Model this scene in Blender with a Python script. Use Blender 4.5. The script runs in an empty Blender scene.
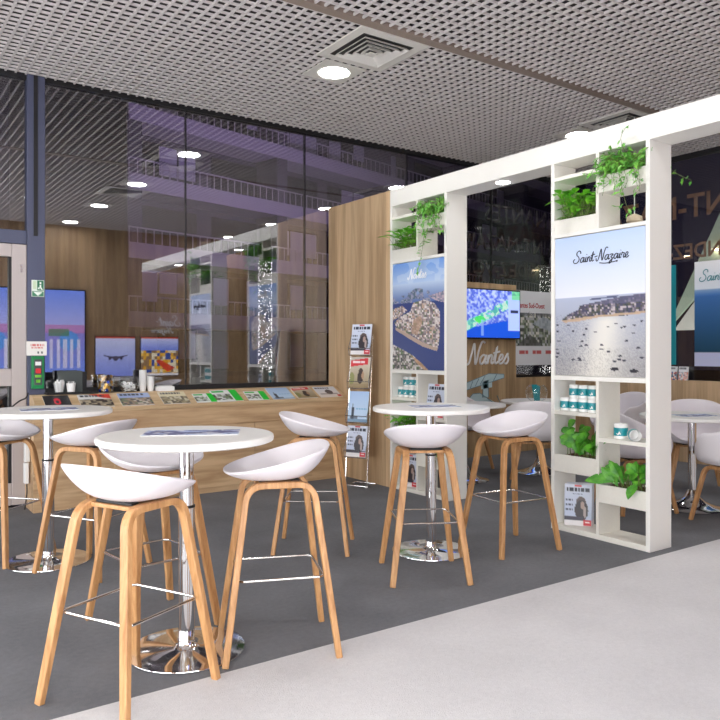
import bpy, bmesh, math, random
import numpy as np
from mathutils import Vector, Matrix

random.seed(7)
RNG = np.random.default_rng(11)
PI = math.pi
SC = bpy.context.scene
COL = SC.collection


# ------------------------------------------------------------------ helpers
def s2l(c):
    c = np.asarray(c, dtype=float)
    return np.where(c <= 0.04045, c / 12.92, ((c + 0.055) / 1.055) ** 2.4)


def rgb(r, g, b):
    return tuple(float(v) for v in s2l(np.array([r, g, b]) / 255.0)) + (1.0,)


def tag(o, label=None, cat=None, group=None, kind=None):
    if label and len(label.split()) > 16: print('LONG', label)
    if label: o['label'] = label
    if cat: o['category'] = cat
    if group: o['group'] = group
    if kind: o['kind'] = kind
    return o


def empty(name, loc=(0, 0, 0), rz=0.0):
    o = bpy.data.objects.new(name, None)
    o.empty_display_size = 0.1
    o.location = loc
    o.rotation_euler = (0, 0, rz)
    COL.objects.link(o)
    return o


class MB:
    """collects shapes for ONE mesh"""
    def __init__(s):
        s.v = []; s.f = []; s.m = []; s.cur = 0

    def add(s, vs, fs):
        n = len(s.v)
        s.v.extend([tuple(p) for p in vs])
        for f in fs:
            s.f.append([i + n for i in f]); s.m.append(s.cur)
        return s

    def box(s, x0, x1, y0, y1, z0, z1):
        vs = [(x0, y0, z0), (x1, y0, z0), (x1, y1, z0), (x0, y1, z0), (x0, y0, z1), (x1, y0, z1), (x1, y1, z1), (x0, y1, z1)]
        return s.add(vs, [(0, 3, 2, 1), (4, 5, 6, 7), (0, 1, 5, 4), (1, 2, 6, 5), (2, 3, 7, 6), (3, 0, 4, 7)])

    def obox(s, o, u, v, w):
        """box from corner o with edge vectors u v w"""
        o, u, v, w = map(Vector, (o, u, v, w))
        vs = [o, o + u, o + u + v, o + v, o + w, o + u + w, o + u + v + w, o + v + w]
        return s.add(vs, [(0, 3, 2, 1), (4, 5, 6, 7), (0, 1, 5, 4), (1, 2, 6, 5), (2, 3, 7, 6), (3, 0, 4, 7)])

    def lathe(s, prof, cx=0, cy=0, n=32, cz=0):
        """profile [(r,z)...] from bottom centre to top centre"""
        rings = []
        vs = []; fs = []
        for r, z in prof:
            if r < 1e-6:
                rings.append([len(vs)]); vs.append((cx, cy, z + cz))
            else:
                k = len(vs)
                rings.append(list(range(k, k + n)))
                vs += [(cx + r * math.cos(2 * PI * i / n), cy + r * math.sin(2 * PI * i / n), z + cz) for i in range(n)]
        for a, b in zip(rings, rings[1:]):
            for i in range(n):
                j = (i + 1) % n
                if len(a) == 1 and len(b) == 1: break
                if len(a) == 1: fs.append((a[0], b[j], b[i]))
                elif len(b) == 1: fs.append((a[i], a[j], b[0]))
                else: fs.append((a[i], a[j], b[j], b[i]))
        return s.add(vs, fs)

    def tube(s, pts, r, n=8, closed=False, rz=None):
        pts = [Vector(p) for p in pts]
        N = len(pts)
        rings = []; vs = []; fs = []
        prev = None
        for i, p in enumerate(pts):
            if closed:
                t = pts[(i + 1) % N] - pts[i - 1]
            else:
                t = pts[min(i + 1, N - 1)] - pts[max(i - 1, 0)]
            if t.length < 1e-9: t = Vector((0, 0, 1))
            t.normalize()
            if prev is None:
                a = Vector((0, 0, 1)) if abs(t.z) < 0.9 else Vector((1, 0, 0))
                u = t.cross(a).normalized()
            else:
                u = prev - t * prev.dot(t)
                if u.length < 1e-6:
                    u = t.cross(Vector((0, 0, 1)) if abs(t.z) < 0.9 else Vector((1, 0, 0)))
                u.normalize()
            prev = u
            w = t.cross(u)
            rr = r[i] if isinstance(r, (list, tuple)) else r
            k = len(vs)
            rings.append(range(k, k + n))
            vs += [p + u * (rr * math.cos(2 * PI * j / n)) + w * (rr * math.sin(2 * PI * j / n)) for j in range(n)]
        m = N if closed else N - 1
        for i in range(m):
            a, b = rings[i], rings[(i + 1) % N]
            for j in range(n):
                k = (j + 1) % n
                fs.append((a[j], a[k], b[k], b[j]))
        if not closed:
            fs.append(tuple(reversed(rings[0]))); fs.append(tuple(rings[-1]))
        return s.add(vs, fs)

    def sweep_rect(s, pts, side, t, w):
        """rectangular section: t in the path's plane, w along side"""
        pts = [Vector(p) for p in pts]
        side = Vector(side).normalized()
        N = len(pts); vs = []; fs = []
        for i, p in enumerate(pts):
            tan = (pts[min(i + 1, N - 1)] - pts[max(i - 1, 0)]).normalized()
            sd = (side - tan * side.dot(tan)).normalized()
            nrm = tan.cross(sd)
            tt = t[i] if isinstance(t, (list, tuple)) else t
            ww = w[i] if isinstance(w, (list, tuple)) else w
            for a, b in ((-1, -1), (1, -1), (1, 1), (-1, 1)):
                vs.append(p + nrm * (a * tt / 2) + sd * (b * ww / 2))
        for i in range(N - 1):
            for j in range(4):
                k = (j + 1) % 4
                fs.append((i * 4 + j, i * 4 + k, i * 4 + 4 + k, i * 4 + 4 + j))
        fs.append((3, 2, 1, 0)); fs.append(tuple((N - 1) * 4 + j for j in range(4)))
        return s.add(vs, fs)

    def prism(s, poly, d):
        """polygon of 3D points extruded by vector d"""
        n = len(poly); d = Vector(d)
        vs = [Vector(p) for p in poly] + [Vector(p) + d for p in poly]
        fs = [tuple(reversed(range(n))), tuple(range(n, 2 * n))]
        fs += [(i, (i + 1) % n, n + (i + 1) % n, n + i) for i in range(n)]
        return s.add(vs, fs)

    def build(s, name, mats, parent=None, smooth=False, bevel=0.0, seg=2, loc=None, solid=0, sub=0, angle=40):
        me = bpy.data.meshes.new(name)
        me.from_pydata(s.v, [], s.f)
        if not isinstance(mats, (list, tuple)): mats = [mats]
        for m in mats: me.materials.append(m)
        if len(mats) > 1: me.polygons.foreach_set('material_index', s.m)
        bm = bmesh.new(); bm.from_mesh(me)
        if not solid and not sub:
            bmesh.ops.recalc_face_normals(bm, faces=bm.faces)
        if bevel > 0:
            ed = [e for e in bm.edges if len(e.link_faces) == 2 and e.calc_face_angle(0) > math.radians(35)]
            bmesh.ops.bevel(bm, geom=ed, offset=bevel, segments=seg, affect='EDGES', profile=0.5)
        bm.to_mesh(me); bm.free()
        if smooth:
            me.polygons.foreach_set('use_smooth', [True] * len(me.polygons))
        o = bpy.data.objects.new(name, me)
        COL.objects.link(o)
        if parent: o.parent = parent
        if loc: o.location = loc
        if solid:
            md = o.modifiers.new('s', 'SOLIDIFY'); md.thickness = solid; md.offset = 0
        if sub:
            md = o.modifiers.new('u', 'SUBSURF'); md.levels = sub; md.render_levels = sub
        if smooth and not sub:
            try:
                me.set_sharp_from_angle(angle=math.radians(angle))
            except Exception:
                pass
        return o


def dup(root, loc, rz=None, label=None, group=None):
    r = root.copy(); COL.objects.link(r)
    r.location = loc
    if rz is not None: r.rotation_euler = (0, 0, rz)
    if label: r['label'] = label
    if group: r['group'] = group
    for ch in list(root.children):
        c = ch.copy(); COL.objects.link(c); c.parent = r
        for g in list(ch.children):
            d = g.copy(); COL.objects.link(d); d.parent = c
    return r


def catmull(pts, k=5):
    P = [Vector((p[0], p[1], p[2] if len(p) > 2 else 0)) for p in pts]
    if len(P) < 3: return P
    P = [P[0] * 2 - P[1]] + P + [P[-1] * 2 - P[-2]]
    out = []
    for i in range(1, len(P) - 2):
        a, b, c, d = P[i - 1], P[i], P[i + 1], P[i + 2]
        for j in range(k):
            t = j / k
            out.append(0.5 * ((2 * b) + (c - a) * t + (2 * a - 5 * b + 4 * c - d) * t * t + (3 * b - a - 3 * c + d) * t ** 3))
    out.append(P[-2])
    return out


# ------------------------------------------------------------------ materials
def nodes_of(name):
    m = bpy.data.materials.new(name); m.use_nodes = True
    nt = m.node_tree
    return m, nt, nt.nodes, nt.links, nt.nodes['Principled BSDF']


def plain(name, col, rough=0.5, metal=0.0, bump=0.0, bscale=200, var=0.0, emit=0.0, spec=None):
    m, nt, N, L, b = nodes_of(name)
    b.inputs['Base Color'].default_value = col
    b.inputs['Roughness'].default_value = rough
    b.inputs['Metallic'].default_value = metal
    if spec is not None: b.inputs['Specular IOR Level'].default_value = spec
    tc = N.new('ShaderNodeTexCoord')
    nz = N.new('ShaderNodeTexNoise'); nz.inputs['Scale'].default_value = bscale; nz.inputs['Detail'].default_value = 3
    L.new(tc.outputs['Object'], nz.inputs['Vector'])
    if var > 0:
        mx = N.new('ShaderNodeMix'); mx.data_type = 'RGBA'
        mx.inputs[6].default_value = tuple(max(0, c * (1 - var)) for c in col[:3]) + (1,)
        mx.inputs[7].default_value = tuple(min(1, c * (1 + var)) for c in col[:3]) + (1,)
        L.new(nz.outputs['Fac'], mx.inputs[0]); L.new(mx.outputs[2], b.inputs['Base Color'])
    if bump > 0:
        bp = N.new('ShaderNodeBump'); bp.inputs['Strength'].default_value = bump; bp.inputs['Distance'].default_value = 0.002
        L.new(nz.outputs['Fac'], bp.inputs['Height']); L.new(bp.outputs['Normal'], b.inputs['Normal'])
    if emit > 0:
        b.inputs['Emission Color'].default_value = col
        b.inputs['Emission Strength'].default_value = emit
    return m


def wood(name, dark, light, stretch, scale=1.0, plank=None, rough=0.5, contrast=1.0):
    """stretch: xyz factors on object coordinates (small along the grain)"""
    m, nt, N, L, b = nodes_of(name)
    tc = N.new('ShaderNodeTexCoord')
    mp = N.new('ShaderNodeMapping'); mp.inputs['Scale'].default_value = tuple(v * scale for v in stretch)
    L.new(tc.outputs['Object'], mp.inputs['Vector'])
    n1 = N.new('ShaderNodeTexNoise'); n1.inputs['Scale'].default_value = 6; n1.inputs['Detail'].default_value = 6; n1.inputs['Distortion'].default_value = 0.6
    n2 = N.new('ShaderNodeTexNoise'); n2.inputs['Scale'].default_value = 30; n2.inputs['Detail'].default_value = 3
    L.new(mp.outputs[0], n1.inputs['Vector']); L.new(mp.outputs[0], n2.inputs['Vector'])
    ad = N.new('ShaderNodeMath'); ad.operation = 'MULTIPLY_ADD'; ad.inputs[1].default_value = 0.35
    L.new(n2.outputs['Fac'], ad.inputs[0]); L.new(n1.outputs['Fac'], ad.inputs[2])
    cr = N.new('ShaderNodeValToRGB')
    cr.color_ramp.elements[0].position = 0.67 - 0.17 / contrast; cr.color_ramp.elements[0].color = dark
    cr.color_ramp.elements[1].position = 0.67 + 0.13 / contrast; cr.color_ramp.elements[1].color = light
    L.new(ad.outputs[0], cr.inputs['Fac'])
    out = cr.outputs['Color']
    if plank:
        # plank = (axis index, width): tone changes from board to board
        sx = N.new('ShaderNodeSeparateXYZ'); L.new(tc.outputs['Object'], sx.inputs[0])
        dv = N.new('ShaderNodeMath'); dv.operation = 'DIVIDE'; dv.inputs[1].default_value = plank[1]
        L.new(sx.outputs[plank[0]], dv.inputs[0])
        fl = N.new('ShaderNodeMath'); fl.operation = 'FLOOR'; L.new(dv.outputs[0], fl.inputs[0])
        wn = N.new('ShaderNodeTexWhiteNoise'); wn.noise_dimensions = '1D'; L.new(fl.outputs[0], wn.inputs['W'])
        mr = N.new('ShaderNodeMapRange'); mr.inputs[3].default_value = 0.86; mr.inputs[4].default_value = 1.1
        L.new(wn.outputs['Value'], mr.inputs[0])
        mx = N.new('ShaderNodeMix'); mx.data_type = 'RGBA'; mx.blend_type = 'MULTIPLY'; mx.inputs[0].default_value = 1
        L.new(out, mx.inputs[6]); L.new(mr.outputs[0], mx.inputs[7]); out = mx.outputs[2]
    L.new(out, b.inputs['Base Color'])
    b.inputs['Roughness'].default_value = rough
    bp = N.new('ShaderNodeBump'); bp.inputs['Strength'].default_value = 0.12; bp.inputs['Distance'].default_value = 0.001
    L.new(n2.outputs['Fac'], bp.inputs['Height']); L.new(bp.outputs['Normal'], b.inputs['Normal'])
    return m


def carpet(name, c0, c1, rough=0.95):
    m, nt, N, L, b = nodes_of(name)
    tc = N.new('ShaderNodeTexCoord')
    n1 = N.new('ShaderNodeTexNoise'); n1.inputs['Scale'].default_value = 260; n1.inputs['Detail'].default_value = 2
    n2 = N.new('ShaderNodeTexNoise'); n2.inputs['Scale'].default_value = 2.2; n2.inputs['Detail'].default_value = 5
    n3 = N.new('ShaderNodeTexNoise'); n3.inputs['Scale'].default_value = 40; n3.inputs['Detail'].default_value = 3
    for n in (n1, n2, n3): L.new(tc.outputs['Object'], n.inputs['Vector'])
    a = N.new('ShaderNodeMath'); a.operation = 'ADD'; L.new(n1.outputs['Fac'], a.inputs[0]); L.new(n2.outputs['Fac'], a.inputs[1])
    a2 = N.new('ShaderNodeMath'); a2.operation = 'MULTIPLY_ADD'; a2.inputs[1].default_value = 0.5
    L.new(n3.outputs['Fac'], a2.inputs[0]); L.new(a.outputs[0], a2.inputs[2])
    mr = N.new('ShaderNodeMapRange'); mr.inputs[1].default_value = 0.85; mr.inputs[2].default_value = 1.65
    L.new(a2.outputs[0], mr.inputs[0])
    mx = N.new('ShaderNodeMix'); mx.data_type = 'RGBA'; mx.inputs[6].default_value = c0; mx.inputs[7].default_value = c1
    L.new(mr.outputs[0], mx.inputs[0]); L.new(mx.outputs[2], b.inputs['Base Color'])
    b.inputs['Roughness'].default_value = rough
    b.inputs['Specular IOR Level'].default_value = 0.15
    bp = N.new('ShaderNodeBump'); bp.inputs['Strength'].default_value = 0.5; bp.inputs['Distance'].default_value = 0.004
    L.new(n1.outputs['Fac'], bp.inputs['Height']); L.new(bp.outputs['Normal'], b.inputs['Normal'])
    return m


def pane_glass(name, refl=0.2, tint=(0.9, 0.9, 0.93, 1)):
    m = bpy.data.materials.new(name); m.use_nodes = True
    nt = m.node_tree; N = nt.nodes; L = nt.links
    N.remove(N['Principled BSDF'])
    tr = N.new('ShaderNodeBsdfTransparent'); tr.inputs['Color'].default_value = tint
    gl = N.new('ShaderNodeBsdfGlossy'); gl.inputs['Roughness'].default_value = 0.0; gl.inputs['Color'].default_value = (1, 1, 1, 1)
    ge = N.new('ShaderNodeNewGeometry')
    dt = N.new('ShaderNodeVectorMath'); dt.operation = 'DOT_PRODUCT'
    L.new(ge.outputs['Incoming'], dt.inputs[0]); L.new(ge.outputs['Normal'], dt.inputs[1])
    ab = N.new('ShaderNodeMath'); ab.operation = 'ABSOLUTE'; L.new(dt.outputs['Value'], ab.inputs[0])
    om = N.new('ShaderNodeMath'); om.operation = 'SUBTRACT'; om.inputs[0].default_value = 1.0; L.new(ab.outputs[0], om.inputs[1])
    pw = N.new('ShaderNodeMath'); pw.operation = 'POWER'; pw.inputs[1].default_value = 5.0; L.new(om.outputs[0], pw.inputs[0])
    ad = N.new('ShaderNodeMath'); ad.operation = 'MULTIPLY_ADD'; ad.use_clamp = True; ad.inputs[1].default_value = .9; ad.inputs[2].default_value = refl + .04
    L.new(pw.outputs[0], ad.inputs[0])
    mx = N.new('ShaderNodeMixShader'); L.new(ad.outputs[0], mx.inputs[0])
    L.new(tr.outputs[0], mx.inputs[1]); L.new(gl.outputs[0], mx.inputs[2])
    L.new(mx.outputs[0], N['Material Output'].inputs['Surface'])
    return m


def printed(name, rough=0.4, emit=0.0):
    m, nt, N, L, b = nodes_of(name)
    at = N.new('ShaderNodeAttribute'); at.attribute_name = 'ink'
    L.new(at.outputs['Color'], b.inputs['Base Color'])
    b.inputs['Roughness'].default_value = rough
    if emit > 0:
        L.new(at.outputs['Color'], b.inputs['Emission Color'])
        b.inputs['Emission Strength'].default_value = emit
    return m


def leafmat(name, c0, c1):
    m, nt, N, L, b = nodes_of(name)
    tc = N.new('ShaderNodeTexCoord')
    n1 = N.new('ShaderNodeTexNoise'); n1.inputs['Scale'].default_value = 18; n1.inputs['Detail'].default_value = 2
    L.new(tc.outputs['Object'], n1.inputs['Vector'])
    mr = N.new('ShaderNodeMapRange'); mr.inputs[1].default_value = 0.3; mr.inputs[2].default_value = 0.7
    L.new(n1.outputs['Fac'], mr.inputs[0])
    mx = N.new('ShaderNodeMix'); mx.data_type = 'RGBA'; mx.inputs[6].default_value = c0; mx.inputs[7].default_value = c1
    L.new(mr.outputs[0], mx.inputs[0]); L.new(mx.outputs[2], b.inputs['Base Color'])
    b.inputs['Roughness'].default_value = 0.45
    return m


M = {}
M['oakwall'] = wood('oak_wall', rgb(172, 142, 108), rgb(206, 176, 140), (1, 1, 0.06), 1.6, (1, 0.145))
M['oakwallx'] = wood('oak_wall_back', rgb(164, 134, 98), rgb(200, 170, 132), (1, 1, 0.06), 1.6, (0, 0.145))
M['oakh'] = wood('oak_counter', rgb(172, 138, 102), rgb(208, 176, 138), (0.10, 1, 1), 1.6)
M['oaktop'] = wood('oak_ledge', rgb(190, 160, 122), rgb(220, 192, 154), (0.10, 1, 1), 1.6)
M['beech'] = wood('stool_wood', rgb(166, 116, 70), rgb(203, 155, 105), (1, 1, 0.08), 6, None, 0.42, 0.8)
M['shell'] = plain('white_plastic', rgb(234, 229, 234), 0.38, 0, 0.05, 300)
M['tabletop'] = plain('white_laminate', rgb(240, 238, 234), 0.34, 0, 0, 200, 0.01)
M['chrome'] = plain('chrome', (0.86, 0.86, 0.87, 1), 0.06, 1.0, 0.0)
M['steel'] = plain('brushed_steel', (0.72, 0.71, 0.70, 1), 0.22, 1.0, 0.04, 300)
M['white'] = plain('white_paint', rgb(236, 234, 228), 0.5, 0, 0.04, 120, 0.015)
M['whitewood'] = plain('white_stained_wood', rgb(232, 229, 220), 0.55, 0, 0.15, 60, 0.04)
M['black'] = plain('black_plastic', rgb(22, 22, 24), 0.45, 0, 0.03)
M['paper'] = plain('paper', rgb(240, 240, 240), 0.6, 0, 0.02)
M['greybox'] = plain('dark_grey_card', rgb(72, 78, 78), 0.6, 0, 0.05, 100, 0.05)
M['slat'] = plain('ceiling_slat', rgb(212, 205, 204), 0.5, 0, 0.02)
M['plenum'] = plain('plenum', rgb(62, 56, 56), 0.9, 0, 0.1, 20, 0.2)
M['runner'] = plain('ceiling_runner', rgb(150, 134, 124), 0.5, 0, 0.03)
M['plate'] = plain('white_ceiling_plate', rgb(222, 218, 212), 0.5, 0, 0.02)
M['frame'] = plain('blue_grey_frame', rgb(80, 84, 108), 0.45, 0, 0.05, 80, 0.05)
M['doorframe'] = plain('pale_grey_frame', rgb(186, 176, 174), 0.5, 0, 0.05, 80, 0.03)
M['darkframe'] = plain('dark_frame', rgb(30, 29, 32), 0.5, 0, 0.03)
M['dark'] = carpet('dark_carpet', rgb(102, 103, 107), rgb(130, 131, 135))
M['light'] = carpet('pale_carpet', rgb(198, 196, 197), rgb(220, 218, 219))
M['ground'] = plain('night_paving', rgb(34, 32, 36), 0.7, 0, 0.2, 6, 0.3)
M['facade'] = plain('facade_render', rgb(84, 78, 90), 0.8, 0, 0.1, 3, 0.15)
M['facadepale'] = plain('facade_pale', rgb(190, 182, 192), 0.7, 0, 0.1, 3, 0.1)
M['facadewin'] = plain('facade_window', rgb(28, 27, 34), 0.2, 0, 0.0)
M['blind'] = plain('pale_blind', rgb(188, 182, 200), 0.7, 0, 0.05, 30, 0.1)
M['glass'] = pane_glass('window_glass', 0.19)
M['glass2'] = pane_glass('end_window_glass', 0.03, (0.88, 0.88, 0.89, 1))
M['clear'] = pane_glass('clear_glass', 0.0, (0.985, 0.99, 0.99, 1))
M['print'] = printed('printed_sheet', 0.35)
M['screen'] = printed('lit_screen', 0.2, 0.75)
M['teal'] = plain('teal_print', rgb(16, 140, 150), 0.35, 0, 0.02)
M['mugwhite'] = plain('mug_glaze', rgb(236, 236, 234), 0.2, 0, 0.01)
M['ink'] = plain('navy_ink', rgb(28, 32, 52), 0.5)
M['whiteink'] = plain('white_lettering', rgb(244, 244, 246), 0.5)
M['tealink'] = plain('teal_lettering', rgb(40, 140, 150), 0.5)
M['goldink'] = plain('bronze_reflection', rgb(150, 112, 84), 0.6, 0, 0.05)
M['darkink'] = plain('charcoal_reflection', rgb(40, 34, 36), 0.6, 0, 0.05)
M['green'] = plain('green_box', rgb(10, 130, 70), 0.4, 0, 0.03)
M['sign_green'] = plain('green_sign', rgb(40, 120, 84), 0.4)
M['red'] = plain('red_plastic', rgb(210, 40, 50), 0.4)
M['soil'] = plain('bark_mulch', rgb(96, 62, 40), 0.9, 0, 1.0, 60, 0.5)
M['leafA'] = leafmat('bright_leaf', rgb(78, 170, 34), rgb(146, 216, 66))
M['leafB'] = leafmat('ivy_leaf', rgb(62, 146, 48), rgb(140, 204, 84))
M['leafC'] = leafmat('deep_leaf', rgb(38, 120, 28), rgb(106, 180, 52))
M['stem'] = plain('stem', rgb(104, 120, 60), 0.6)
M['trunk'] = plain('palm_bark', rgb(24, 22, 22), 0.9, 0, 0.8, 30, 0.3)
M['bulb'] = plain('fairy_bulb', (1.0, 0.98, 0.95, 1), 0.4, 0, 0, 10, 0, 4.0)
M['lamp'] = plain('lit_diffuser', (1.0, 0.99, 0.99, 1), 0.4, 0, 0, 10, 0, 80.0)
M['spot'] = plain('lit_spot', (1.0, 0.98, 0.95, 1), 0.4, 0, 0, 10, 0, 40.0)
M['spotwarm'] = plain('lit_warm_spot', (1.0, 0.80, 0.50, 1), 0.4, 0, 0, 10, 0, 9.0)
M['lampshade'] = plain('cream_shade', rgb(238, 222, 190), 0.5, 0, 0, 10)
M['canopy'] = plain('pale_green_panel', rgb(190, 206, 190), 0.6, 0, 0.04, 20, 0.03)
M['gold'] = plain('gold_capsule', rgb(196, 152, 70), 0.3, 0.6)
M['brown'] = plain('brown_capsule', rgb(70, 42, 30), 0.35, 0.4)
M['silver'] = plain('silver_capsule', rgb(200, 200, 205), 0.3, 0.6)
M['blue'] = plain('blue_capsule', rgb(40, 70, 170), 0.3, 0.5)
M['wallwhite'] = plain('hall_white', rgb(222, 218, 214), 0.7, 0, 0.05, 20, 0.02)


# ------------------------------------------------------------------ printed boards
def canvas(h, w, col):
    a = np.zeros((h, w, 3)); a[:] = np.array(col) / 255.0
    return a


def uv(a):
    h, w, _ = a.shape
    v, u = np.mgrid[0:h, 0:w]
    return (u + 0.5) / w, (v + 0.5) / h


def noise(h, w, cells, seed=0):
    r = np.random.default_rng(seed)
    cy, cx = cells
    g = r.random((cy + 2, cx + 2))
    y = np.linspace(0, cy, h); x = np.linspace(0, cx, w)
    yi = y.astype(int); xi = x.astype(int); fy = (y - yi)[:, None]; fx = (x - xi)[None, :]
    a = g[np.ix_(yi, xi)]; b = g[np.ix_(yi, xi + 1)]; c = g[np.ix_(yi + 1, xi)]; d = g[np.ix_(yi + 1, xi + 1)]
    return (a * (1 - fx) + b * fx) * (1 - fy) + (c * (1 - fx) + d * fx) * fy


def put(a, mask, col, k=1.0):
    m = (np.asarray(mask, dtype=float) * k)[..., None]
    a[:] = a * (1 - m) + (np.array(col) / 255.0 if np.ndim(col) == 1 or isinstance(col, (tuple, list)) else col) * m


def poly(a, pts):
    u, v = uv(a)
    ins = np.zeros(u.shape, bool)
    n = len(pts); j = n - 1
    for i in range(n):
        xi, yi = pts[i]; xj, yj = pts[j]
        c = ((yi > v) != (yj > v)) & (u < (xj - xi) * (v - yi) / ((yj - yi) or 1e-9) + xi)
        ins ^= c; j = i
    return ins


def rectm(a, u0, v0, u1, v1):
    u, v = uv(a)
    return (u >= u0) & (u < u1) & (v >= v0) & (v < v1)


def ell(a, cu, cv, ru, rv):
    u, v = uv(a)
    return ((u - cu) / ru) ** 2 + ((v - cv) / rv) ** 2 < 1


def grad(a, v0, v1, c0, c1, mask=None):
    u, v = uv(a)
    t = np.clip((v - v0) / (v1 - v0), 0, 1)[..., None]
    col = (np.array(c0) / 255.0) * (1 - t) + (np.array(c1) / 255.0) * t
    m = ((v >= v0) & (v <= v1)) if mask is None else mask
    a[m] = col[m]


def town(a, mask, pal, cells, seed):
    h, w, _ = a.shape
    r = np.random.default_rng(seed)
    idx = r.integers(0, len(pal), size=cells)
    yy = (np.arange(h) * cells[0] / h).astype(int); xx = (np.arange(w) * cells[1] / w).astype(int)
    col = np.array(pal)[idx[np.ix_(yy, xx)]] / 255.0
    a[mask] = col[mask]


def board(name, img, P0, U, V, t, mat, parent=None, back=(235, 235, 235)):
    """flat printed sheet/board with its own thickness; P0 = lower left of the front"""
    h, w, _ = img.shape
    P0, U, V = Vector(P0), Vector(U), Vector(V)
    nrm = U.cross(V).normalized()
    vs = []; cols = []
    lin = s2l(np.clip(img, 0, 1))
    for i in range(h):
        for j in range(w):
            vs.append(P0 + U * (j / (w - 1)) + V * (1 - i / (h - 1)))
            cols.append((*lin[i, j], 1.0))
    fs = []
    for i in range(h - 1):
        for j in range(w - 1):
            k = i * w + j
            fs.append((k, k + w, k + w + 1, k + 1))
    k = len(vs)
    bc = (*s2l(np.array(back) / 255.0), 1.0)
    fc = [P0, P0 + U, P0 + U + V, P0 + V]
    vs += fc + [p - nrm * t for p in fc]
    cols += [bc] * 8
    fs += [(k + 7, k + 6, k + 5, k + 4)] + [(k + i, k + 4 + i, k + 4 + (i + 1) % 4, k + (i + 1) % 4) for i in range(4)]
    me = bpy.data.meshes.new(name)
    me.from_pydata([tuple(p) for p in vs], [], fs)
    at = me.color_attributes.new('ink', 'FLOAT_COLOR', 'POINT')
    at.data.foreach_set('color', np.array(cols, dtype=np.float32).ravel())
    me.materials.append(mat)
    o = bpy.data.objects.new(name, me); COL.objects.link(o)
    if parent: o.parent = parent
    return o


# ---- script lettering as pen strokes
GL = {
    'S': ([[(1.35, 1.75), (1.25, 2.2), (.8, 2.35), (.4, 2.0), (.5, 1.5), (1.0, 1.1), (1.15, .5), (.7, .02), (.05, .05), (-.2, .5), (.1, .8)]], 1.45),
    'N': ([[(-.3, .5), (-.2, .0), (.15, .1), (.35, .9), (.5, 2.0), (.62, 2.15), (.75, 1.6), (1.0, .4), (1.12, .02), (1.25, .3), (1.4, 1.6), (1.7, 2.4), (2.1, 2.3)]], 1.65),
    'a': ([[(.85, .85), (.5, 1.0), (.12, .65), (.15, .15), (.5, .05), (.85, .75), (.9, 1.0), (.85, .3), (1.0, .05), (1.2, .25)]], 1.15),
    'i': ([[(.05, .3), (.2, 1.0), (.15, .25), (.3, .05), (.5, .25)], [(.25, 1.45), (.3, 1.5)]], .5),
    'n': ([[(.0, .4), (.15, 1.0), (.12, .02)], [(.12, .5), (.4, .98), (.65, .85), (.62, .25), (.8, .05), (1.0, .25)]], .95),
    't': ([[(.0, .4), (.3, 1.9), (.22, .4), (.4, .05), (.7, .25)], [(-.15, 1.15), (.75, 1.35)]], .7),
    'z': ([[(.0, .9), (.35, 1.0), (.7, .9), (.3, .45), (.6, .2), (.5, -.5), (.1, -.75), (.1, -.4), (.9, .3)]], .9),
    'r': ([[(.0, .5), (.15, 1.1), (.3, .95), (.62, .9), (.5, .3), (.65, .05), (.85, .25)]], .8),
    'e': ([[(.05, .3), (.55, .55), (.6, .95), (.3, 1.0), (.1, .5), (.3, .05), (.65, .1), (.9, .35)]], .85),
    's': ([[(.0, .25), (.45, 1.1), (.5, .9), (.7, .45), (.5, .03), (.15, .1)]], .75),
    '-': ([[(.1, .8), (.7, .95)]], .8),
}


def script(name, text, P0, ux, uy, size, thick, mat, parent=None, slant=0.18, extra=None):
    mb = MB(); x = 0
    ux, uy, P0 = Vector(ux).normalized(), Vector(uy).normalized(), Vector(P0)
    def line(st):
        pts = [P0 + ux * ((px + slant * py) * size) + uy * (py * size) for px, py, _ in [(p[0], p[1], 0) for p in catmull(st, 4)]]
        mb.tube(pts, thick, 6)
    for ch in text:
        if ch not in GL: x += .6; continue
        st, adv = GL[ch]
        for s in st: line([(p[0] + x, p[1]) for p in s])
        x += adv
    for s in extra or []: line(s)
    return mb.build(name, mat, parent, smooth=True)


def block_text(name, text, P0, ux, uy, height, depth, mat, parent=None, stretch=1.0):
    cu = bpy.data.curves.new('t', 'FONT'); cu.body = text; cu.size = 1.0; cu.offset = .018; cu.resolution_u = 2
    to = bpy.data.objects.new('t', cu); COL.objects.link(to)
    dg = bpy.context.evaluated_depsgraph_get()
    me = bpy.data.meshes.new_from_object(to.evaluated_get(dg))
    bpy.data.objects.remove(to); bpy.data.curves.remove(cu)
    ux, uy, P0 = Vector(ux).normalized(), Vector(uy).normalized(), Vector(P0)
    nz = ux.cross(uy)
    k = height / 0.70
    bm = bmesh.new(); bm.from_mesh(me)
    r = bmesh.ops.extrude_face_region(bm, geom=bm.faces[:])
    for g in r['geom']:
        if isinstance(g, bmesh.types.BMVert): g.co.z += depth / k
    for v in bm.verts:
        c = v.co.copy(); v.co = P0 + ux * (c.x * k * stretch) + uy * (c.y * k) + nz * (c.z * k)
    bmesh.ops.recalc_face_normals(bm, faces=bm.faces)
    bm.to_mesh(me); bm.free()
    me.name = name
    me.materials.clear(); me.materials.append(mat)
    o = bpy.data.objects.new(name, me); COL.objects.link(o)
    if parent: o.parent = parent
    return o


# ------------------------------------------------------------------ dimensions
CEIL = 3.51
GY = 6.52          # long window wall
GX = 7.90          # end window wall
PX = 4.134         # front of the partition
PD = 0.232
TOP = 2.745
EDGE = 2.686       # carpet joint
BACK = -0.9

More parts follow.
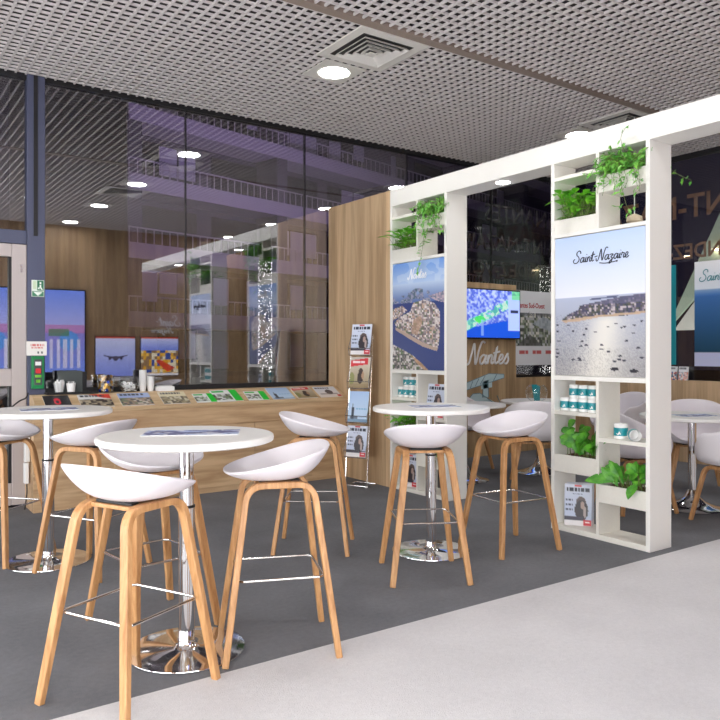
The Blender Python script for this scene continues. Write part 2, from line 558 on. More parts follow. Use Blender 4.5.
# ------------------------------------------------------------------ the setting
tag(MB().box(-3, GX, EDGE, GY, -0.05, 0).build('floor', M['dark']), kind='structure')
tag(MB().box(-3, GX, BACK, EDGE, -0.05, 0.002).build('floor_aisle', M['light']), kind='structure')
tag(MB().box(-14, 46, GY + .12, 40, -0.12, -0.03).box(GX + .1, 46, BACK - 2, GY + .12, -0.12, -0.03).build('ground', M['ground']), kind='structure')

mb = MB()
p = 0.0757
x = -1.6
while x < GX:
    mb.box(x, x + .014, BACK, GY - .02, CEIL, CEIL + .0165); x += p
y = BACK
while y < GY - .02:
    mb.box(-1.6, GX, y, y + .014, CEIL + .0005, CEIL + .016); y += p
tag(mb.build('ceiling', M['slat']), kind='structure')
tag(MB().box(-3, GX + .1, BACK, GY + .1, CEIL + .16, CEIL + .22).build('ceiling_plenum', M['plenum']), kind='structure')
tag(MB().box(-3, -1.6, BACK, GY, CEIL, CEIL + .05).build('ceiling_panel', M['plate']), kind='structure')
tag(MB().box(-1.6, GX, 4.085, 4.165, CEIL - .004, CEIL + .05).build('trim_1', M['runner']), kind='structure')

# hall walls behind and beside the camera
tag(MB().box(-3, GX, BACK - .1, BACK, 0, CEIL + .2).build('wall_back', M['oakwallx']), kind='structure')
tag(MB().box(-3.1, -3, BACK, GY, 0, CEIL + .2).build('wall_left', M['wallwhite']), kind='structure')

# window wall: panes between thin joints
XS = [1.35, 2.585, 3.86, 5.19, 6.52, GX - .03]
n = 1
for a, b in zip(XS, XS[1:]):
    tag(MB().box(a + .004, b - .004, GY, GY + .012, .95, CEIL - .03).build('window_%d' % n, M['glass'] if a < 5 else M['glass2']), kind='structure'); n += 1
tag(MB().box(-.35, 1.205, GY, GY + .012, 2.24, CEIL - .03).build('window_%d' % n, M['glass']), kind='structure'); n += 1
for k, xx in enumerate(XS[1:-1]):
    tag(MB().box(xx - .004, xx + .004, GY - .004, GY + .03, .95, CEIL - .03).build('trim_%d' % (k + 2), M['darkframe']), kind='structure')
tag(MB().box(-3, GX, GY - .03, GY + .06, CEIL - .03, CEIL + .1).build('trim_6', M['darkframe']), kind='structure')
tag(MB().box(1.35, GX, GY - .005, GY + .05, 0, .95).build('wall_window', M['darkframe']), kind='structure')
tag(MB().box(1.215, 1.35, GY - .06, GY + .06, 0, CEIL - .0).build('trim_7', M['frame'], bevel=.004), kind='structure')
tag(MB().box(-.4, 1.215, GY - .04, GY + .05, 2.13, 2.24).build('trim_8', M['frame'], bevel=.004), kind='structure')
tag(MB().box(1.262, 1.292, GY - .068, GY - .06, 2.2, CEIL).build('trim_9', M['darkframe']), kind='structure')
# left of the door
tag(MB().box(-3, -.35, GY - .04, GY + .05, 0, CEIL).build('wall_window_side', M['frame']), kind='structure')
# door
door = empty('door_1', (0, 0, 0)); tag(door, kind='structure')
mb = MB()
mb.box(1.10, 1.212, GY - .05, GY + .02, .02, 2.125).box(-.35, -.24, GY - .05, GY + .02, .02, 2.125)
mb.box(-.24, 1.10, GY - .05, GY + .02, 2.02, 2.125).box(-.24, 1.10, GY - .05, GY + .02, .98, 1.12).box(-.24, 1.10, GY - .05, GY + .02, .02, .20)
mb.build('door_frame', M['doorframe'], door, bevel=.006)
MB().box(-.24, 1.10, GY - .02, GY - .008, 1.12, 2.02).box(-.24, 1.10, GY - .02, GY - .008, .2, .98).build('door_pane', M['glass'], door)
MB().box(1.078, 1.10, GY - .045, GY - .01, 1.12, 2.02).box(1.078, 1.10, GY - .045, GY - .01, .2, .98).build('gasket', M['darkframe'], door)
MB().box(1.165, 1.175, GY - .056, GY - .05, 1.9, 1.96).build('hinge', M['steel'], door)

# end window wall
tag(MB().box(GX, GX + .012, BACK, GY, .92, CEIL - .05).build('window_%d' % n, M['glass2']), kind='structure')
tag(MB().box(GX - .02, GX + .06, BACK, GY + .06, CEIL - .05, CEIL + .1).build('trim_10', M['darkframe']), kind='structure')
tag(MB().box(GX - .04, GX + .04, GY - .05, GY + .06, 0, CEIL).build('trim_11', M['darkframe']), kind='structure')
# low oak wainscots behind the partition
tag(MB().box(GX - .09, GX + .02, BACK, GY - .08, 0, .925).build('wall_end', M['oakwall']), kind='structure')
tag(MB().box(6.86, GX - .03, GY - .08, GY - .02, 0, .925).build('wall_low', M['oakwallx']), kind='structure')
tag(MB().box(PX + PD, 6.84, GY - .10, GY - .02, 0, 2.075).build('wall_backdrop', M['oakwallx']), kind='structure')
# oak partition panel
tag(MB().box(PX, PX + PD, 5.447, GY - .02, 0, TOP).build('wall_partition', M['oakwall']), kind='structure')

# ------------------------------------------------------------------ night street outside
bd = empty('apartment_building', (10.0, 30.8, -.05), math.radians(14))
tag(bd, 'apartment block with long balconies in violet light beyond the dark windows', 'building')
MB().box(0, 48, 1.7, 12, 0, 24).build('wall', M['facade'], bd)
FL = (2.6, 5.5, 8.4, 11.3, 14.2)
for z in FL:
    MB().box(-.3, 48, 0, 1.7, z - .32, z).build('balcony_slab', M['facadepale'], bd)
    mb = MB().box(-.3, 48, .02, .06, z + .95, z + 1.01).box(-.3, 48, .02, .05, z, z + .35)
    for k in range(120): mb.box(-.3 + k * .4, -.26 + k * .4, .02, .05, z + .35, z + .95)
    mb.build('railing', M['facadepale'], bd)
rb = random.Random(12)
for i in range(8):
    for z in (0,) + FL:
        xx = 1.1 + i * 4.1
        w = MB().box(xx, xx + 3.2, 1.6, 1.72, z + .25, z + 2.3).build('window', M['facadewin'], bd)
        for q in range(3):
            if rb.random() < .5:
                MB().box(xx + .06 + q * 1.05, xx + .98 + q * 1.05, 1.55, 1.6, z + rb.choice((.4, .9, 1.3)), z + 2.22).build('blind', M['blind'], w)
for xx in (0, 8.4, 16.8, 25.2, 33.6):
    MB().box(xx - .35, xx + .35, .05, 1.7, 0, 24).build('column', M['facade'], bd)


def fairy_trunk(x, y, z0, z1, label):
    t = empty('light_pillar', (x, y, -.03)); tag(t, label, 'pillar', 'fairy lit pillars outside')
    mb = MB(); prof = [(0, 0)]
    for k in range(26):
        z = k * 3.0 / 25
        prof.append((.076 + (.008 if k % 2 else 0), z))
    prof.append((0, 3.0))
    mb.lathe(prof, n=14).build('shaft', M['trunk'], t, smooth=True)
    mb = MB()
    r = random.Random(3)
    for k in range(560):
        a = r.uniform(0, 2 * PI); z = r.uniform(z0, z1); s = .0058
        mb.lathe([(0, -s), (s, 0), (0, s)], .088 * math.cos(a), .088 * math.sin(a), 4, z)
    b = mb.build('fairy_lights', M['bulb'], t); b['kind'] = 'stuff'


fairy_trunk(4.70, 9.0, 1.0, 2.5, 'pillar wrapped in white fairy lights, seen left of the oak partition')
fairy_trunk(10.33, 9.0, .9, 2.75, 'pillar wrapped in white fairy lights, seen above the grey poster')

# sloped pale panel outside the end window
cn = empty('entrance_canopy', (0, 0, 0)); tag(cn, 'pale green sloping canopy outside the end window behind the sea poster', 'canopy')
mb = MB()
for P in ([(5.74, 1.56), (5.02, 2.99), (5.32, 1.98)], [(5.32, 1.98), (5.02, 2.99), (4.52, 3.97), (3.7, 4.3), (3.7, 1.98)]):
    mb.prism([(9.0, a, b) for a, b in P], (.05, 0, 0))
mb.build('sloping_panel', M['canopy'], cn)
MB().prism([(9.02, 5.66, 1.53), (9.02, 5.32, 1.96), (9.02, 3.7, 1.96), (9.02, 3.7, 1.53)], (.05, 0, 0)).build('lower_panel', M['wallwhite'], cn)
for yy, zz in ((5.42, 2.48), (5.045, 2.53)):
    MB().lathe([(0, -.012), (.05, -.008), (.05, .008), (0, .012)], 8.96, yy, 16, zz).build('spotlight', M['spotwarm'], cn)

# ------------------------------------------------------------------ ceiling fittings
vent0 = None


def make_vent(x, y, label):
    global vent0
    g = 'square ceiling air vents'
    if vent0: return dup(vent0, (x, y, CEIL), None, label, g)
    t = empty('ceiling_vent', (x, y, CEIL)); tag(t, label, 'vent', g)
    mb = MB(); h = .30; q = .225
    for a in (0, 1, 2, 3):
        c, s_ = math.cos(a * PI / 2), math.sin(a * PI / 2)
        P = [(-h, -h), (h, -h), (q, -q), (-q, -q)]
        P = [(c * u - s_ * v, s_ * u + c * v) for u, v in P]
        mb.prism([(u, v, -.012) for u, v in P], (0, 0, .012))
    mb.build('frame', M['plate'], t, bevel=.002)
    MB().box(-.235, .235, -.235, .235, -.0105, -.0085).build('throat', M['black'], t)
    mb = MB()
    for k, r in enumerate((.20, .155, .11, .065)):
        for a in range(4):
            c, s_ = math.cos(a * PI / 2), math.sin(a * PI / 2)
            def R(u, v, z): return (c * u - s_ * v, s_ * u + c * v, z)
            z0, z1 = -.030 - .003 * k, -.0125
            r2 = r - .016
            mb.add([R(-r, -r, z0), R(r, -r, z0), R(r2, -r2, z1), R(-r2, -r2, z1), R(-r, -r, z0 + .003), R(r, -r, z0 + .003), R(r2, -r2, z1 + .003), R(-r2, -r2, z1 + .003)],
                   [(0, 1, 2, 3), (7, 6, 5, 4), (0, 4, 5, 1), (2, 6, 7, 3)])
    mb.box(-.035, .035, -.035, .035, -.042, -.036)
    mb.build('louvre', M['plate'], t)
    vent0 = t
    return t


make_vent(3.22, 4.47, 'square white louvred ceiling vent beside the ceiling runner and the bright downlight')
make_vent(6.27, 4.47, 'square white ceiling vent just above the white header beam')
make_vent(3.22, 2.55, 'square white ceiling vent mirrored in the dark window above the counter')

light0 = None
LX = (.25, 3.23, 6.25)
LY = (5.0, 3.16, 1.36, -.42)
LLAB = {(3.23, 5.0): 'round lit downlight beside the square vent over the seating area',
        (6.25, 5.0): 'round lit downlight just above the white header beam',
        (3.23, 3.16): 'round lit downlight, second of the mirrored row, over the foreground table',
        (6.25, 3.16): 'round lit downlight behind the partition over the low table',
        (3.23, 1.36): 'round lit downlight, third of the mirrored row, over the pale aisle'}
for X in LX + (6.9,):  # the last column is added out of view to brighten the back zone
    for Y in (LY if X < 6.5 else (5.9, 1.5)):
        lab = LLAB.get((X, Y), 'round lit ceiling downlight out of view over the aisle, or added over the back zone')
        if light0:
            dup(light0, (X, Y, CEIL), None, lab, 'round ceiling downlights'); continue
        t = empty('ceiling_downlight', (X, Y, CEIL)); tag(t, lab, 'light', 'round ceiling downlights')
        MB().box(-.19, .19, -.19, .19, -.006, 0).build('square_plate', M['plate'], t, bevel=.001)
        MB().lathe([(.115, -.008), (.135, -.014), (.135, -.006), (.115, -.006)], n=36).build('rim', M['white'], t, smooth=True)
        MB().lathe([(0, -.016), (.08, -.014), (.118, -.009), (.118, -.007), (0, -.007)], n=36).build('diffuser', M['lamp'], t, smooth=True)
        light0 = t

# ------------------------------------------------------------------ partition: header beam and shelf units
hb = empty('header_beam', (PX, 3.3, TOP - .155)); tag(hb, 'long white header beam across the tops of the shelf units', 'beam')
MB().box(0, PD, -2.65, 2.145, 0, .155).build('beam', M['white'], hb, bevel=.003)
for yy in (.838, -1.3):
    sp = MB().lathe([(0, -.004), (.045, -.004), (.055, -.002), (.055, 0), (0, 0)], .125, yy, 24).build('recessed_spot', M['spot'], hb)
TL = .03


def img_sea():
    a = canvas(150, 112, (205, 216, 240)); u, v = uv(a)
    grad(a, 0, .45, (186, 206, 242), (228, 230, 242))
    sea = v > .44
    grad(a, .44, 1.0, (176, 184, 206), (150, 148, 150), sea)
    gl = np.exp(-((u - (.62 - .25 * (v - .5))) / (.17 + .22 * (v - .5))) ** 2) * np.clip((v - .5) / .12, 0, 1)
    put(a, gl, (236, 232, 222), .85)
    sp = np.random.default_rng(4).random(u.shape)
    put(a, (sp > .72) & (v > .6), (232, 226, 214), .2)
    put(a, (sp < .25) & (v > .56) & (u < .4), (120, 124, 140), .35)
    put(a, (sp < .3) & (v > .8), (122, 116, 110), .2)
    land = poly(a, [(.08, .60), (.17, .555), (.28, .53), (.3, .50), (.55, .475), (.75, .455), (1.0, .445), (1.0, .57), (.8, .585), (.45, .585), (.3, .60), (.12, .615)])
    town(a, land, [(70, 70, 96), (96, 88, 104), (140, 130, 140), (56, 66, 70), (190, 180, 184), (84, 84, 72)], (75, 50), 5)
    put(a, land & (v < .5), (96, 94, 124), .7)
    put(a, poly(a, [(.08, .603), (.3, .585), (.5, .575), (1.0, .56), (1.0, .575), (.5, .59), (.3, .61), (.12, .618)]), (196, 168, 140), .9)
    put(a, poly(a, [(.4, .458), (.72, .445), (.72, .456), (.42, .468)]), (70, 76, 108), .9)
    put(a, rectm(a, .305, .498, .345, .53), (74, 72, 90))
    r = random.Random(5)
    for k in range(34):
        bu, bv = r.uniform(.02, .98), r.uniform(.62, .9)
        s = .012 + .02 * (bv - .6)
        put(a, ell(a, bu, bv, s * 1.3, s * .4), (44, 44, 60), .9)
    for bu, bv in ((.68, .945), (.88, .955)):
        put(a, ell(a, bu, bv, .045, .012), (30, 28, 40))
    return a


def img_river():
    a = canvas(150, 96, (110, 150, 215)); u, v = uv(a)
    grad(a, 0, .24, (106, 150, 222), (196, 214, 238))
    n = noise(150, 96, (16, 8), 9)
    put(a, (n > .62) & (v < .2), (220, 228, 242), .35)
    grad(a, .20, .40, (190, 208, 234), (72, 96, 156), (v > .20) & (v < .42))
    far = (v > .28 + .03 * np.sin(u * 9)) & (v < .42)
    town(a, far & (noise(150, 96, (30, 14), 2) > .5), [(120, 126, 160), (84, 104, 120), (150, 150, 170)], (75, 40), 8)
    put(a, v > .38, (26, 50, 116))
    pal = [(206, 196, 192), (170, 156, 156), (140, 128, 134), (226, 218, 216), (108, 96, 104), (188, 160, 142), (96, 108, 84)]
    isl = poly(a, [(.04, .56), (.16, .50), (.36, .46), (.42, .38), (.62, .36), (.82, .40), (.92, .48), (.92, .70), (.88, .80), (.66, .76), (.4, .68), (.12, .63)])
    town(a, isl, pal, (62, 38), 3)
    put(a, poly(a, [(.42, .54), (.56, .50), (.60, .56), (.5, .68), (.38, .66)]), (178, 142, 116), .7)
    put(a, poly(a, [(.06, .60), (.3, .66), (.64, .755), (.88, .80), (.86, .825), (.6, .785), (.3, .70), (.06, .625)]), (196, 168, 144), .9)
    town(a, poly(a, [(0, .43), (.2, .40), (.3, .45), (.12, .51), (0, .54)]), pal, (70, 40), 6)
    town(a, poly(a, [(.7, .33), (1, .30), (1, .40), (.86, .38)]), [(190, 170, 180), (150, 140, 160), (110, 120, 140)], (70, 40), 7)
    sw = poly(a, [(0, .76), (.16, .80), (.4, .86), (.56, .93), (.7, 1.0), (0, 1.0)])
    town(a, sw, [(190, 182, 178), (70, 70, 72), (130, 120, 116), (84, 104, 66), (210, 206, 204), (60, 66, 60)], (60, 36), 12)
    put(a, poly(a, [(.36, .86), (.55, .92), (.72, 1.0), (.64, 1.0), (.5, .94)]), (186, 142, 104), .8)
    return a


def shelf_unit(name, Y0, Y1, label):
    o = empty(name, (PX, Y0, 0)); tag(o, label, 'shelf unit', 'white display shelf units in the partition')
    W = Y1 - Y0; D = PD; m = W / 2; hT = TOP - .155; w = M['whitewood']
    for a in (0, W - TL):
        MB().box(0, D, a, a + TL, 0, hT).build('side_panel', M['white'], o, bevel=.002)
    MB().box(.002, D - .002, TL, W - TL, 0.0, .035).build('base_board', w, o, bevel=.002)
    for z0, z1 in ((.035, 1.06), (2.085, hT)):
        MB().box(.001, D - .001, m - .012, m + .012, z0, z1).build('divider', w, o, bevel=.001)
    L_, R_ = (m + .012, W - TL), (TL, m - .012)     # far column, near column
    def shelf(c, z): MB().box(0.001, D - .001, c[0], c[1], z - .026, z).build('shelf', w, o, bevel=.001)
    def trough(c, z0, z1):
        mb = MB().box(.001, .02, c[0], c[1], z0, z1).box(D - .02, D - .001, c[0], c[1], z0, z1).box(.02, D - .02, c[0], c[1], z0, z0 + .02)
        mb.build('planter_trough', w, o, bevel=.001)
    shelf(L_, .841); shelf(R_, .683)
    trough(L_, .413, .535); trough(R_, .253, .373)
    MB().box(0, D, TL, W - TL, 1.06, 1.09).build('shelf', M['white'], o, bevel=.001)
    MB().box(.03, D - .004, TL, W - TL, 1.09, 2.06).build('poster_panel', M['white'], o)
    MB().box(.0, D, TL, W - TL, 2.06, 2.085).build('shelf', M['white'], o, bevel=.001)
    trough(L_, 2.085, 2.186); trough(R_, 2.32, 2.431)
    shelf(L_, 2.49)
    return o


UN = (2.757, 3.547)
UF = (4.663, 5.445)
shelf_unit('display_shelf', UN[0], UN[1], 'tall white open shelf unit holding the sea poster, nearest the aisle')
shelf_unit('display_shelf', UF[0], UF[1], 'tall white open shelf unit holding the river city poster, beside the oak panel')


def poster(img, U_, label):
    w = U_[1] - U_[0] - 2 * TL - .01
    t = empty('poster', (0, 0, 0)); tag(t, label, 'poster')
    board('sheet', img, (PX + .006, U_[1] - TL - .005, 1.095), (0, -w, 0), (0, 0, .96), .02, M['print'], t)
    return t


pn = poster(img_sea(), UN, 'large poster of a bay with boats reading Saint-Nazaire, on the nearer white shelf unit')
pf = poster(img_river(), UF, 'aerial poster of a river island city reading Nantes, beside the oak panel')
und = [[(6.2, -.45), (7.6, -.62), (9.6, -.5), (10.2, -.35), (10.1, -.6)]]
script('lettering', 'Saint-Nazaire', (PX + .003, UN[1] - .20, 1.868), (0, -1, 0), (0, 0, 1), .0345, .0031, M['ink'], pn, extra=und)
script('lettering', 'Nantes', (PX + .003, UF[1] - .27, 1.90), (0, -1, 0), (0, 0, 1), .040, .0042, M['whiteink'], pf)


# ------------------------------------------------------------------ plants
def leaf(mb, base, d, up, L_, W_, droop=.3, fold=.15, lobes=False):
    d = Vector(d).normalized(); up = Vector(up)
    sd = d.cross(up)
    if sd.length < 1e-4: sd = d.cross(Vector((1, 0, .3)))
    sd.normalize(); nr = sd.cross(d).normalized()
    b = Vector(base)
    if lobes:
        out = [(0, 0), (-.10, .42), (.28, .30), (.42, .62), (.62, .25), (1.0, 0)]
    else:
        out = [(0, .05), (.2, .62), (.45, 1.0), (.7, .8), (.88, .42), (1.0, 0)]
    mid = []; lf = []; rt = []
    for t, wv in out:
        c = b + d * (t * L_) - Vector((0, 0, 1)) * (droop * L_ * max(t, 0) ** 2)
        ww = wv * W_ / 2
        mid.append(c); lf.append(c + sd * ww + nr * (fold * ww)); rt.append(c - sd * ww + nr * (fold * ww))
    n = len(out)
    vs = mid + lf + rt
    fs = []
    for i in range(n - 1):
        fs.append((i, i + 1, n + i + 1, n + i)); fs.append((i + 1, i, 2 * n + i, 2 * n + i + 1))
    mb.add(vs, fs)


def plant(name, c, z, kind, label, seed, soil_drop=.012, hang=.3, dense=1.0, kids=()):
    """c = (y0,y1) of the trough in the world"""
    r = random.Random(seed)
    t = empty(name, (PX + PD / 2, (c[0] + c[1]) / 2, z)); tag(t, label, 'plant')
    hw = (c[1] - c[0]) / 2 - .012
    MB().box(-PD / 2 + .022, PD / 2 - .022, -hw, hw, -.07, -soil_drop).build('soil', M['soil'], t)
    mb = MB(); st = MB()
    if kind == 'tuft':
        for k in range(int(95 * dense)):
            bx, by = r.uniform(-.09, .07), r.uniform(-hw * .9, hw * .9)
            a = r.uniform(0, 2 * PI); lean = r.uniform(.1, .6); L_ = r.uniform(.08, .14); H_ = r.uniform(.03, .20)
            d = Vector((math.cos(a) * lean - .12, math.sin(a) * lean, 1))
            top = Vector((bx, by, -soil_drop)) + d.normalized() * H_
            st.tube([(bx, by, -.02), top], .0016, 4)
            dd = Vector((math.cos(a) - .3, math.sin(a), r.uniform(.1, 1.0)))
            leaf(mb, top, dd, (0, 0, 1), L_, L_ * .6, .35)
        mt = M['leafA']
    elif kind == 'broad':
        for k in range(int(34 * dense)):
            bx, by = r.uniform(-.07, .06), r.uniform(-hw * .85, hw * .85)
            a = r.uniform(0, 2 * PI); lean = r.uniform(.05, .45); H_ = r.uniform(.04, .21)
            d = Vector((math.cos(a) * lean - .1, math.sin(a) * lean, 1)).normalized()
            top = Vector((bx, by, -soil_drop)) + d * H_
            st.tube([(bx, by, -.02), Vector((bx, by, 0)) + d * H_ * .5, top], .0028, 5)
            for q in range(3):
                aa = a + r.uniform(-1.4, 1.4); L_ = r.uniform(.07, .115)
                leaf(mb, top - d * H_ * .25 * q, (math.cos(aa) * .7 - .25, math.sin(aa) * .8, r.uniform(.3, 1.3)), (-.6, 0, .5), L_, L_ * .72, .3)
        mt = M['leafC']
    elif kind == 'fern':
        for k in range(int(30 * dense)):
            bx, by = r.uniform(-.07, .05), r.uniform(-hw * .8, hw * .7)
            a = r.uniform(0, 2 * PI); H_ = r.uniform(.02, .12); L_ = r.uniform(.07, .13)
            d = Vector((math.cos(a) * .3 - .15, math.sin(a) * .35, 1)).normalized()
            st.tube([(bx, by, -.02), Vector((bx, by, 0)) + d * H_], .003, 5)
            leaf(mb, Vector((bx, by, -.01)) + d * H_, (math.cos(a) * .5 - .25, math.sin(a) * .7, r.uniform(.4, 1.3)), (-.6, 0, .5), L_, L_ * .48, .35, .25)
        for b_, d_, L_, W_ in (((-.07, .06, 0), (-.2, .55, .95), .21, .075), ((-.08, .08, .03), (-.45, .95, .25), .20, .085), ((-.09, -.09, .04), (-.7, -.1, -.35), .12, .075), ((-.04, -.03, .02), (-.1, -.2, 1), .24, .06), ((-.05, .03, .01), (-.2, .35, 1), .25, .065), ((-.02, -.07, .03), (-.1, -.3, 1), .2, .055)):
            st.tube([(b_[0] + .02, b_[1], -.02), b_], .004, 5)
            leaf(mb, b_, d_, (-.7, 0, .5), L_, W_, .3, .2)
        mt = M['leafC']
    else:   # ivy
        def stem_run(pts, step=.022, size=.036):
            P = catmull(pts, 8)
            st.tube(P, .0016, 4)
            acc = 0
            for A, B in zip(P, P[1:]):
                acc += (B - A).length
                if acc > step:
                    acc = 0
                    a = r.uniform(0, 2 * PI)
                    o_ = Vector((-abs(r.gauss(.6, .4)), math.cos(a), math.sin(a) * .7)).normalized()
                    s_ = size * r.uniform(.65, 1.25)
                    q = B + o_ * r.uniform(.008, .03)
                    st.tube([B, q], .0009, 3)
                    leaf(mb, q, o_ + Vector((0, 0, -.25)), Vector((-.7, r.uniform(-.5, .5), .7)), s_, s_ * 1.15, .25, .2, True)
        for k in range(int(46 * dense)):    # bushy top
            by = r.uniform(-hw * .95, hw * .95); bx = r.uniform(-.10, .08)
            h1 = r.uniform(.04, .135)
            stem_run([(bx, by, -.01), (bx - .02, by + r.uniform(-.04, .04), h1), (bx - .07, by + r.uniform(-.07, .07), h1 * .9), (-.15, by + r.uniform(-.09, .09), h1 * .4)])
        for k in range(int(13 * dense)):    # trailing over the front
            by = r.uniform(-hw * .95, hw * .95); L_ = r.uniform(.05, .16)
            stem_run([(-.06, by, .0), (-.115, by, .035), (-.142, by + .01, -.01), (-.146, by + r.uniform(-.03, .03), -L_ * .6), (-.144, by + r.uniform(-.05, .05), -L_)], .026, .032)
        for pts in kids:
            stem_run(pts, .028, .042)
        mt = M['leafB']
    mb.build('foliage', mt, t)
    st.build('stems', M['stem'], t)
    return t


def cols(U_):
    m = (U_[0] + U_[1]) / 2
    return (m + .012, U_[1] - TL), (U_[0] + TL, m - .012)


Ln, Rn = cols(UN); Lf, Rf = cols(UF)
plant('leafy_plant', Ln, 2.186, 'tuft', 'bright green leafy plant in the upper trough of the nearer shelf unit', 1, dense=1.25)
plant('trailing_ivy', Rn, 2.431, 'ivy', 'ivy spilling from the trough over the Saint-Nazaire poster', 2,
      kids=[[(-.06, -.05, 0), (-.11, -.03, .1), (-.15, -.02, .2), (-.16, -.06, .26)], [(-.06, .08, 0), (-.14, .16, .02), (-.16, .22, .02), (-.17, .27, .03)],
            [(-.06, 0, 0), (-.145, 0, .02), (-.15, -.05, -.2), (-.15, -.09, -.27), (-.16, -.14, -.24)],
            [(.05, -.14, 0), (.12, -.17, .02), (.22, -.2, -.02), (.26, -.26, -.06)]])
plant('broad_leaf_plant', Ln, .535, 'broad', 'broad leaved plant in the lower trough beneath the row of mugs', 3)
plant('strap_leaf_plant', Rn, .373, 'fern', 'glossy strap leaved plant in the lowest trough of the nearer shelf unit', 4)
plant('leafy_plant', Lf, 2.186, 'tuft', 'bright green leafy plant in the upper trough next to the oak panel', 5, dense=1.1)
plant('trailing_ivy', Rf, 2.431, 'ivy', 'ivy with a long strand hanging over the Nantes poster', 6,
      kids=[[(-.06, .03, 0), (-.145, .04, .02), (-.15, .05, -.18), (-.152, .08, -.33), (-.155, .13, -.47)],
            [(-.06, -.1, 0), (-.15, -.14, .02), (-.155, -.16, -.1), (-.15, -.17, -.2)],
            [(-.06, -.0, 0), (-.145, -.02, .02), (-.15, -.0, -.13), (-.15, .06, -.26)]])
plant('broad_leaf_plant', Lf, .535, 'tuft', 'green plant in the lower trough of the shelf unit behind the round table', 8, dense=.9)
plant('strap_leaf_plant', Rf, .373, 'fern', 'dark strap leaved plant low in the shelf unit behind the middle table', 9)

# ------------------------------------------------------------------ mugs
mug0 = None


def mug(x, y, z, label, rz=0.0, group=None):
    global mug0
    if mug0:
        return dup(mug0, (x, y, z), rz, label, group)
    t = empty('mug', (x, y, z), rz); tag(t, label, 'mug', group)
    MB().lathe([(0, 0), (.033, 0), (.0372, .004), (.0372, .088), (.035, .092), (.033, .088), (.033, .008), (0, .006)], n=28).build('body', M['mugwhite'], t, smooth=True)
    MB().lathe([(.0372, .020), (.0382, .021), (.0382, .067), (.0372, .068)], n=28).build('printed_band', M['teal'], t, smooth=True)
    b = MB()
    for k in range(7):
        a = PI + .5 - k * .09
        b.obox((.0380 * math.cos(a), .0380 * math.sin(a), .028 + .003 * math.sin(k * 1.3)), (.0012 * math.cos(a), .0012 * math.sin(a), 0), (-.003 * math.sin(a), .003 * math.cos(a), 0), (0, 0, .010 + .006 * math.sin(k * .9)))
    b.build('printed_motif', M['mugwhite'], t)
    mug0 = t
    return t


ORD = ['nearest the outer side panel', 'second from the outer side panel', 'third from the outer side panel', 'beside the divider']
for row in (0, 1):
    for k in range(4):
        if row == 1 and k == 0: continue
        mug(PX + .075, Ln[1] - .04 - k * .0785, .841 + row * .093, 'teal mug in the %s row, nearer shelf unit, %s' % (('lower', 'upper')[row], ORD[k]), group='mugs stacked on the nearer shelf unit')
for row in (0, 1):
    for k in range(4):
        if row == 1 and k == 0: continue
        mug(PX + .085, Lf[1] - .042 - k * .0785, .841 + row * .093, 'teal mug in the %s row beneath the Nantes poster, %s' % (('lower', 'upper')[row], ORD[k]), group='mugs stacked on the far shelf unit')
mg = mug(PX + .08, Rn[1] - .115, .683, 'single white and teal mug standing above the strap leaved plant')
mg.scale = (1.2, 1.2, 1.1)
ml = mug(PX + .065, Rn[1] - .215, .7225, 'white and teal mug lying on its side next to the single standing mug')
ml.rotation_euler = (PI / 2, 0, -.75)


# ------------------------------------------------------------------ printed covers
def words_line(a, u0, u1, v0, v1, col, seed=0, gap=.03):
    r = random.Random(seed); x = u0
    while x < u1:
        w = r.uniform(.05, .11)
        put(a, rectm(a, x, v0, min(x + w, u1), v1), col); x += w + gap


def cover_portrait(seed=0):
    a = canvas(44, 32, (206, 216, 236)); u, v = uv(a)
    grad(a, 0, 1, (214, 220, 236), (178, 190, 216))
    words_line(a, .1, .92, .10, .19, (34, 40, 60), 3, .02)
    put(a, rectm(a, .38, .03, .62, .07), (206, 60, 60))
    words_line(a, .3, .7, .22, .26, (110, 120, 150), 4)
    put(a, ell(a, .60, .42, .17, .12), (92, 78, 76)); put(a, ell(a, .62, .62, .24, .24), (52, 46, 54))
    put(a, ell(a, .66, .50, .07, .09), (176, 150, 140)); put(a, ell(a, .74, .66, .05, .14), (176, 160, 156))
    for k in range(3): words_line(a, .06, .3, .36 + k * .12, .40 + k * .12, (60, 66, 92), 8 + k)
    put(a, rectm(a, 0, .78, .7, .86), (60, 58, 74))
    put(a, v > .87, (232, 228, 230))
    put(a, rectm(a, .70, .84, .97, .97), (204, 44, 56)); put(a, rectm(a, .75, .89, .92, .92), (250, 240, 240))
    return a


def cover_red():
    a = canvas(44, 32, (206, 196, 178)); u, v = uv(a)
    grad(a, 0, 1, (214, 206, 196), (158, 140, 104))
    put(a, poly(a, [(.04, .12), (.86, .04), (.86, .24), (.04, .32)]), (214, 48, 58))
    words_line(a, .14, .76, .14, .21, (246, 226, 226), 2, .015)
    put(a, ell(a, .55, .46, .10, .10), (70, 52, 44)); put(a, ell(a, .55, .66, .15, .2), (58, 44, 42)); put(a, ell(a, .66, .6, .06, .12), (176, 140, 112))
    put(a, ell(a, .12, .7, .14, .2), (132, 138, 78), .8)
    put(a, v > .86, (150, 128, 92), .6)
    return a


def cover_blue():
    a = canvas(44, 32, (150, 190, 232)); u, v = uv(a)
    grad(a, 0, 1, (168, 196, 234), (196, 218, 240))
    put(a, rectm(a, .18, .52, .30, .92), (44, 52, 70)); put(a, rectm(a, .22, .40, .26, .55), (60, 66, 84))
    put(a, v > .88, (96, 130, 160), .8); words_line(a, .4, .95, .55, .59, (120, 176, 214), 5)
    put(a, rectm(a, .12, .8, .5, .88), (70, 80, 96), .7)
    return a


def cover_black():
    a = canvas(26, 34, (44, 42, 46))
    put(a, ell(a, .5, .45, .13, .24), (214, 40, 60)); put(a, ell(a, .5, .5, .06, .12), (44, 42, 46))
    return a


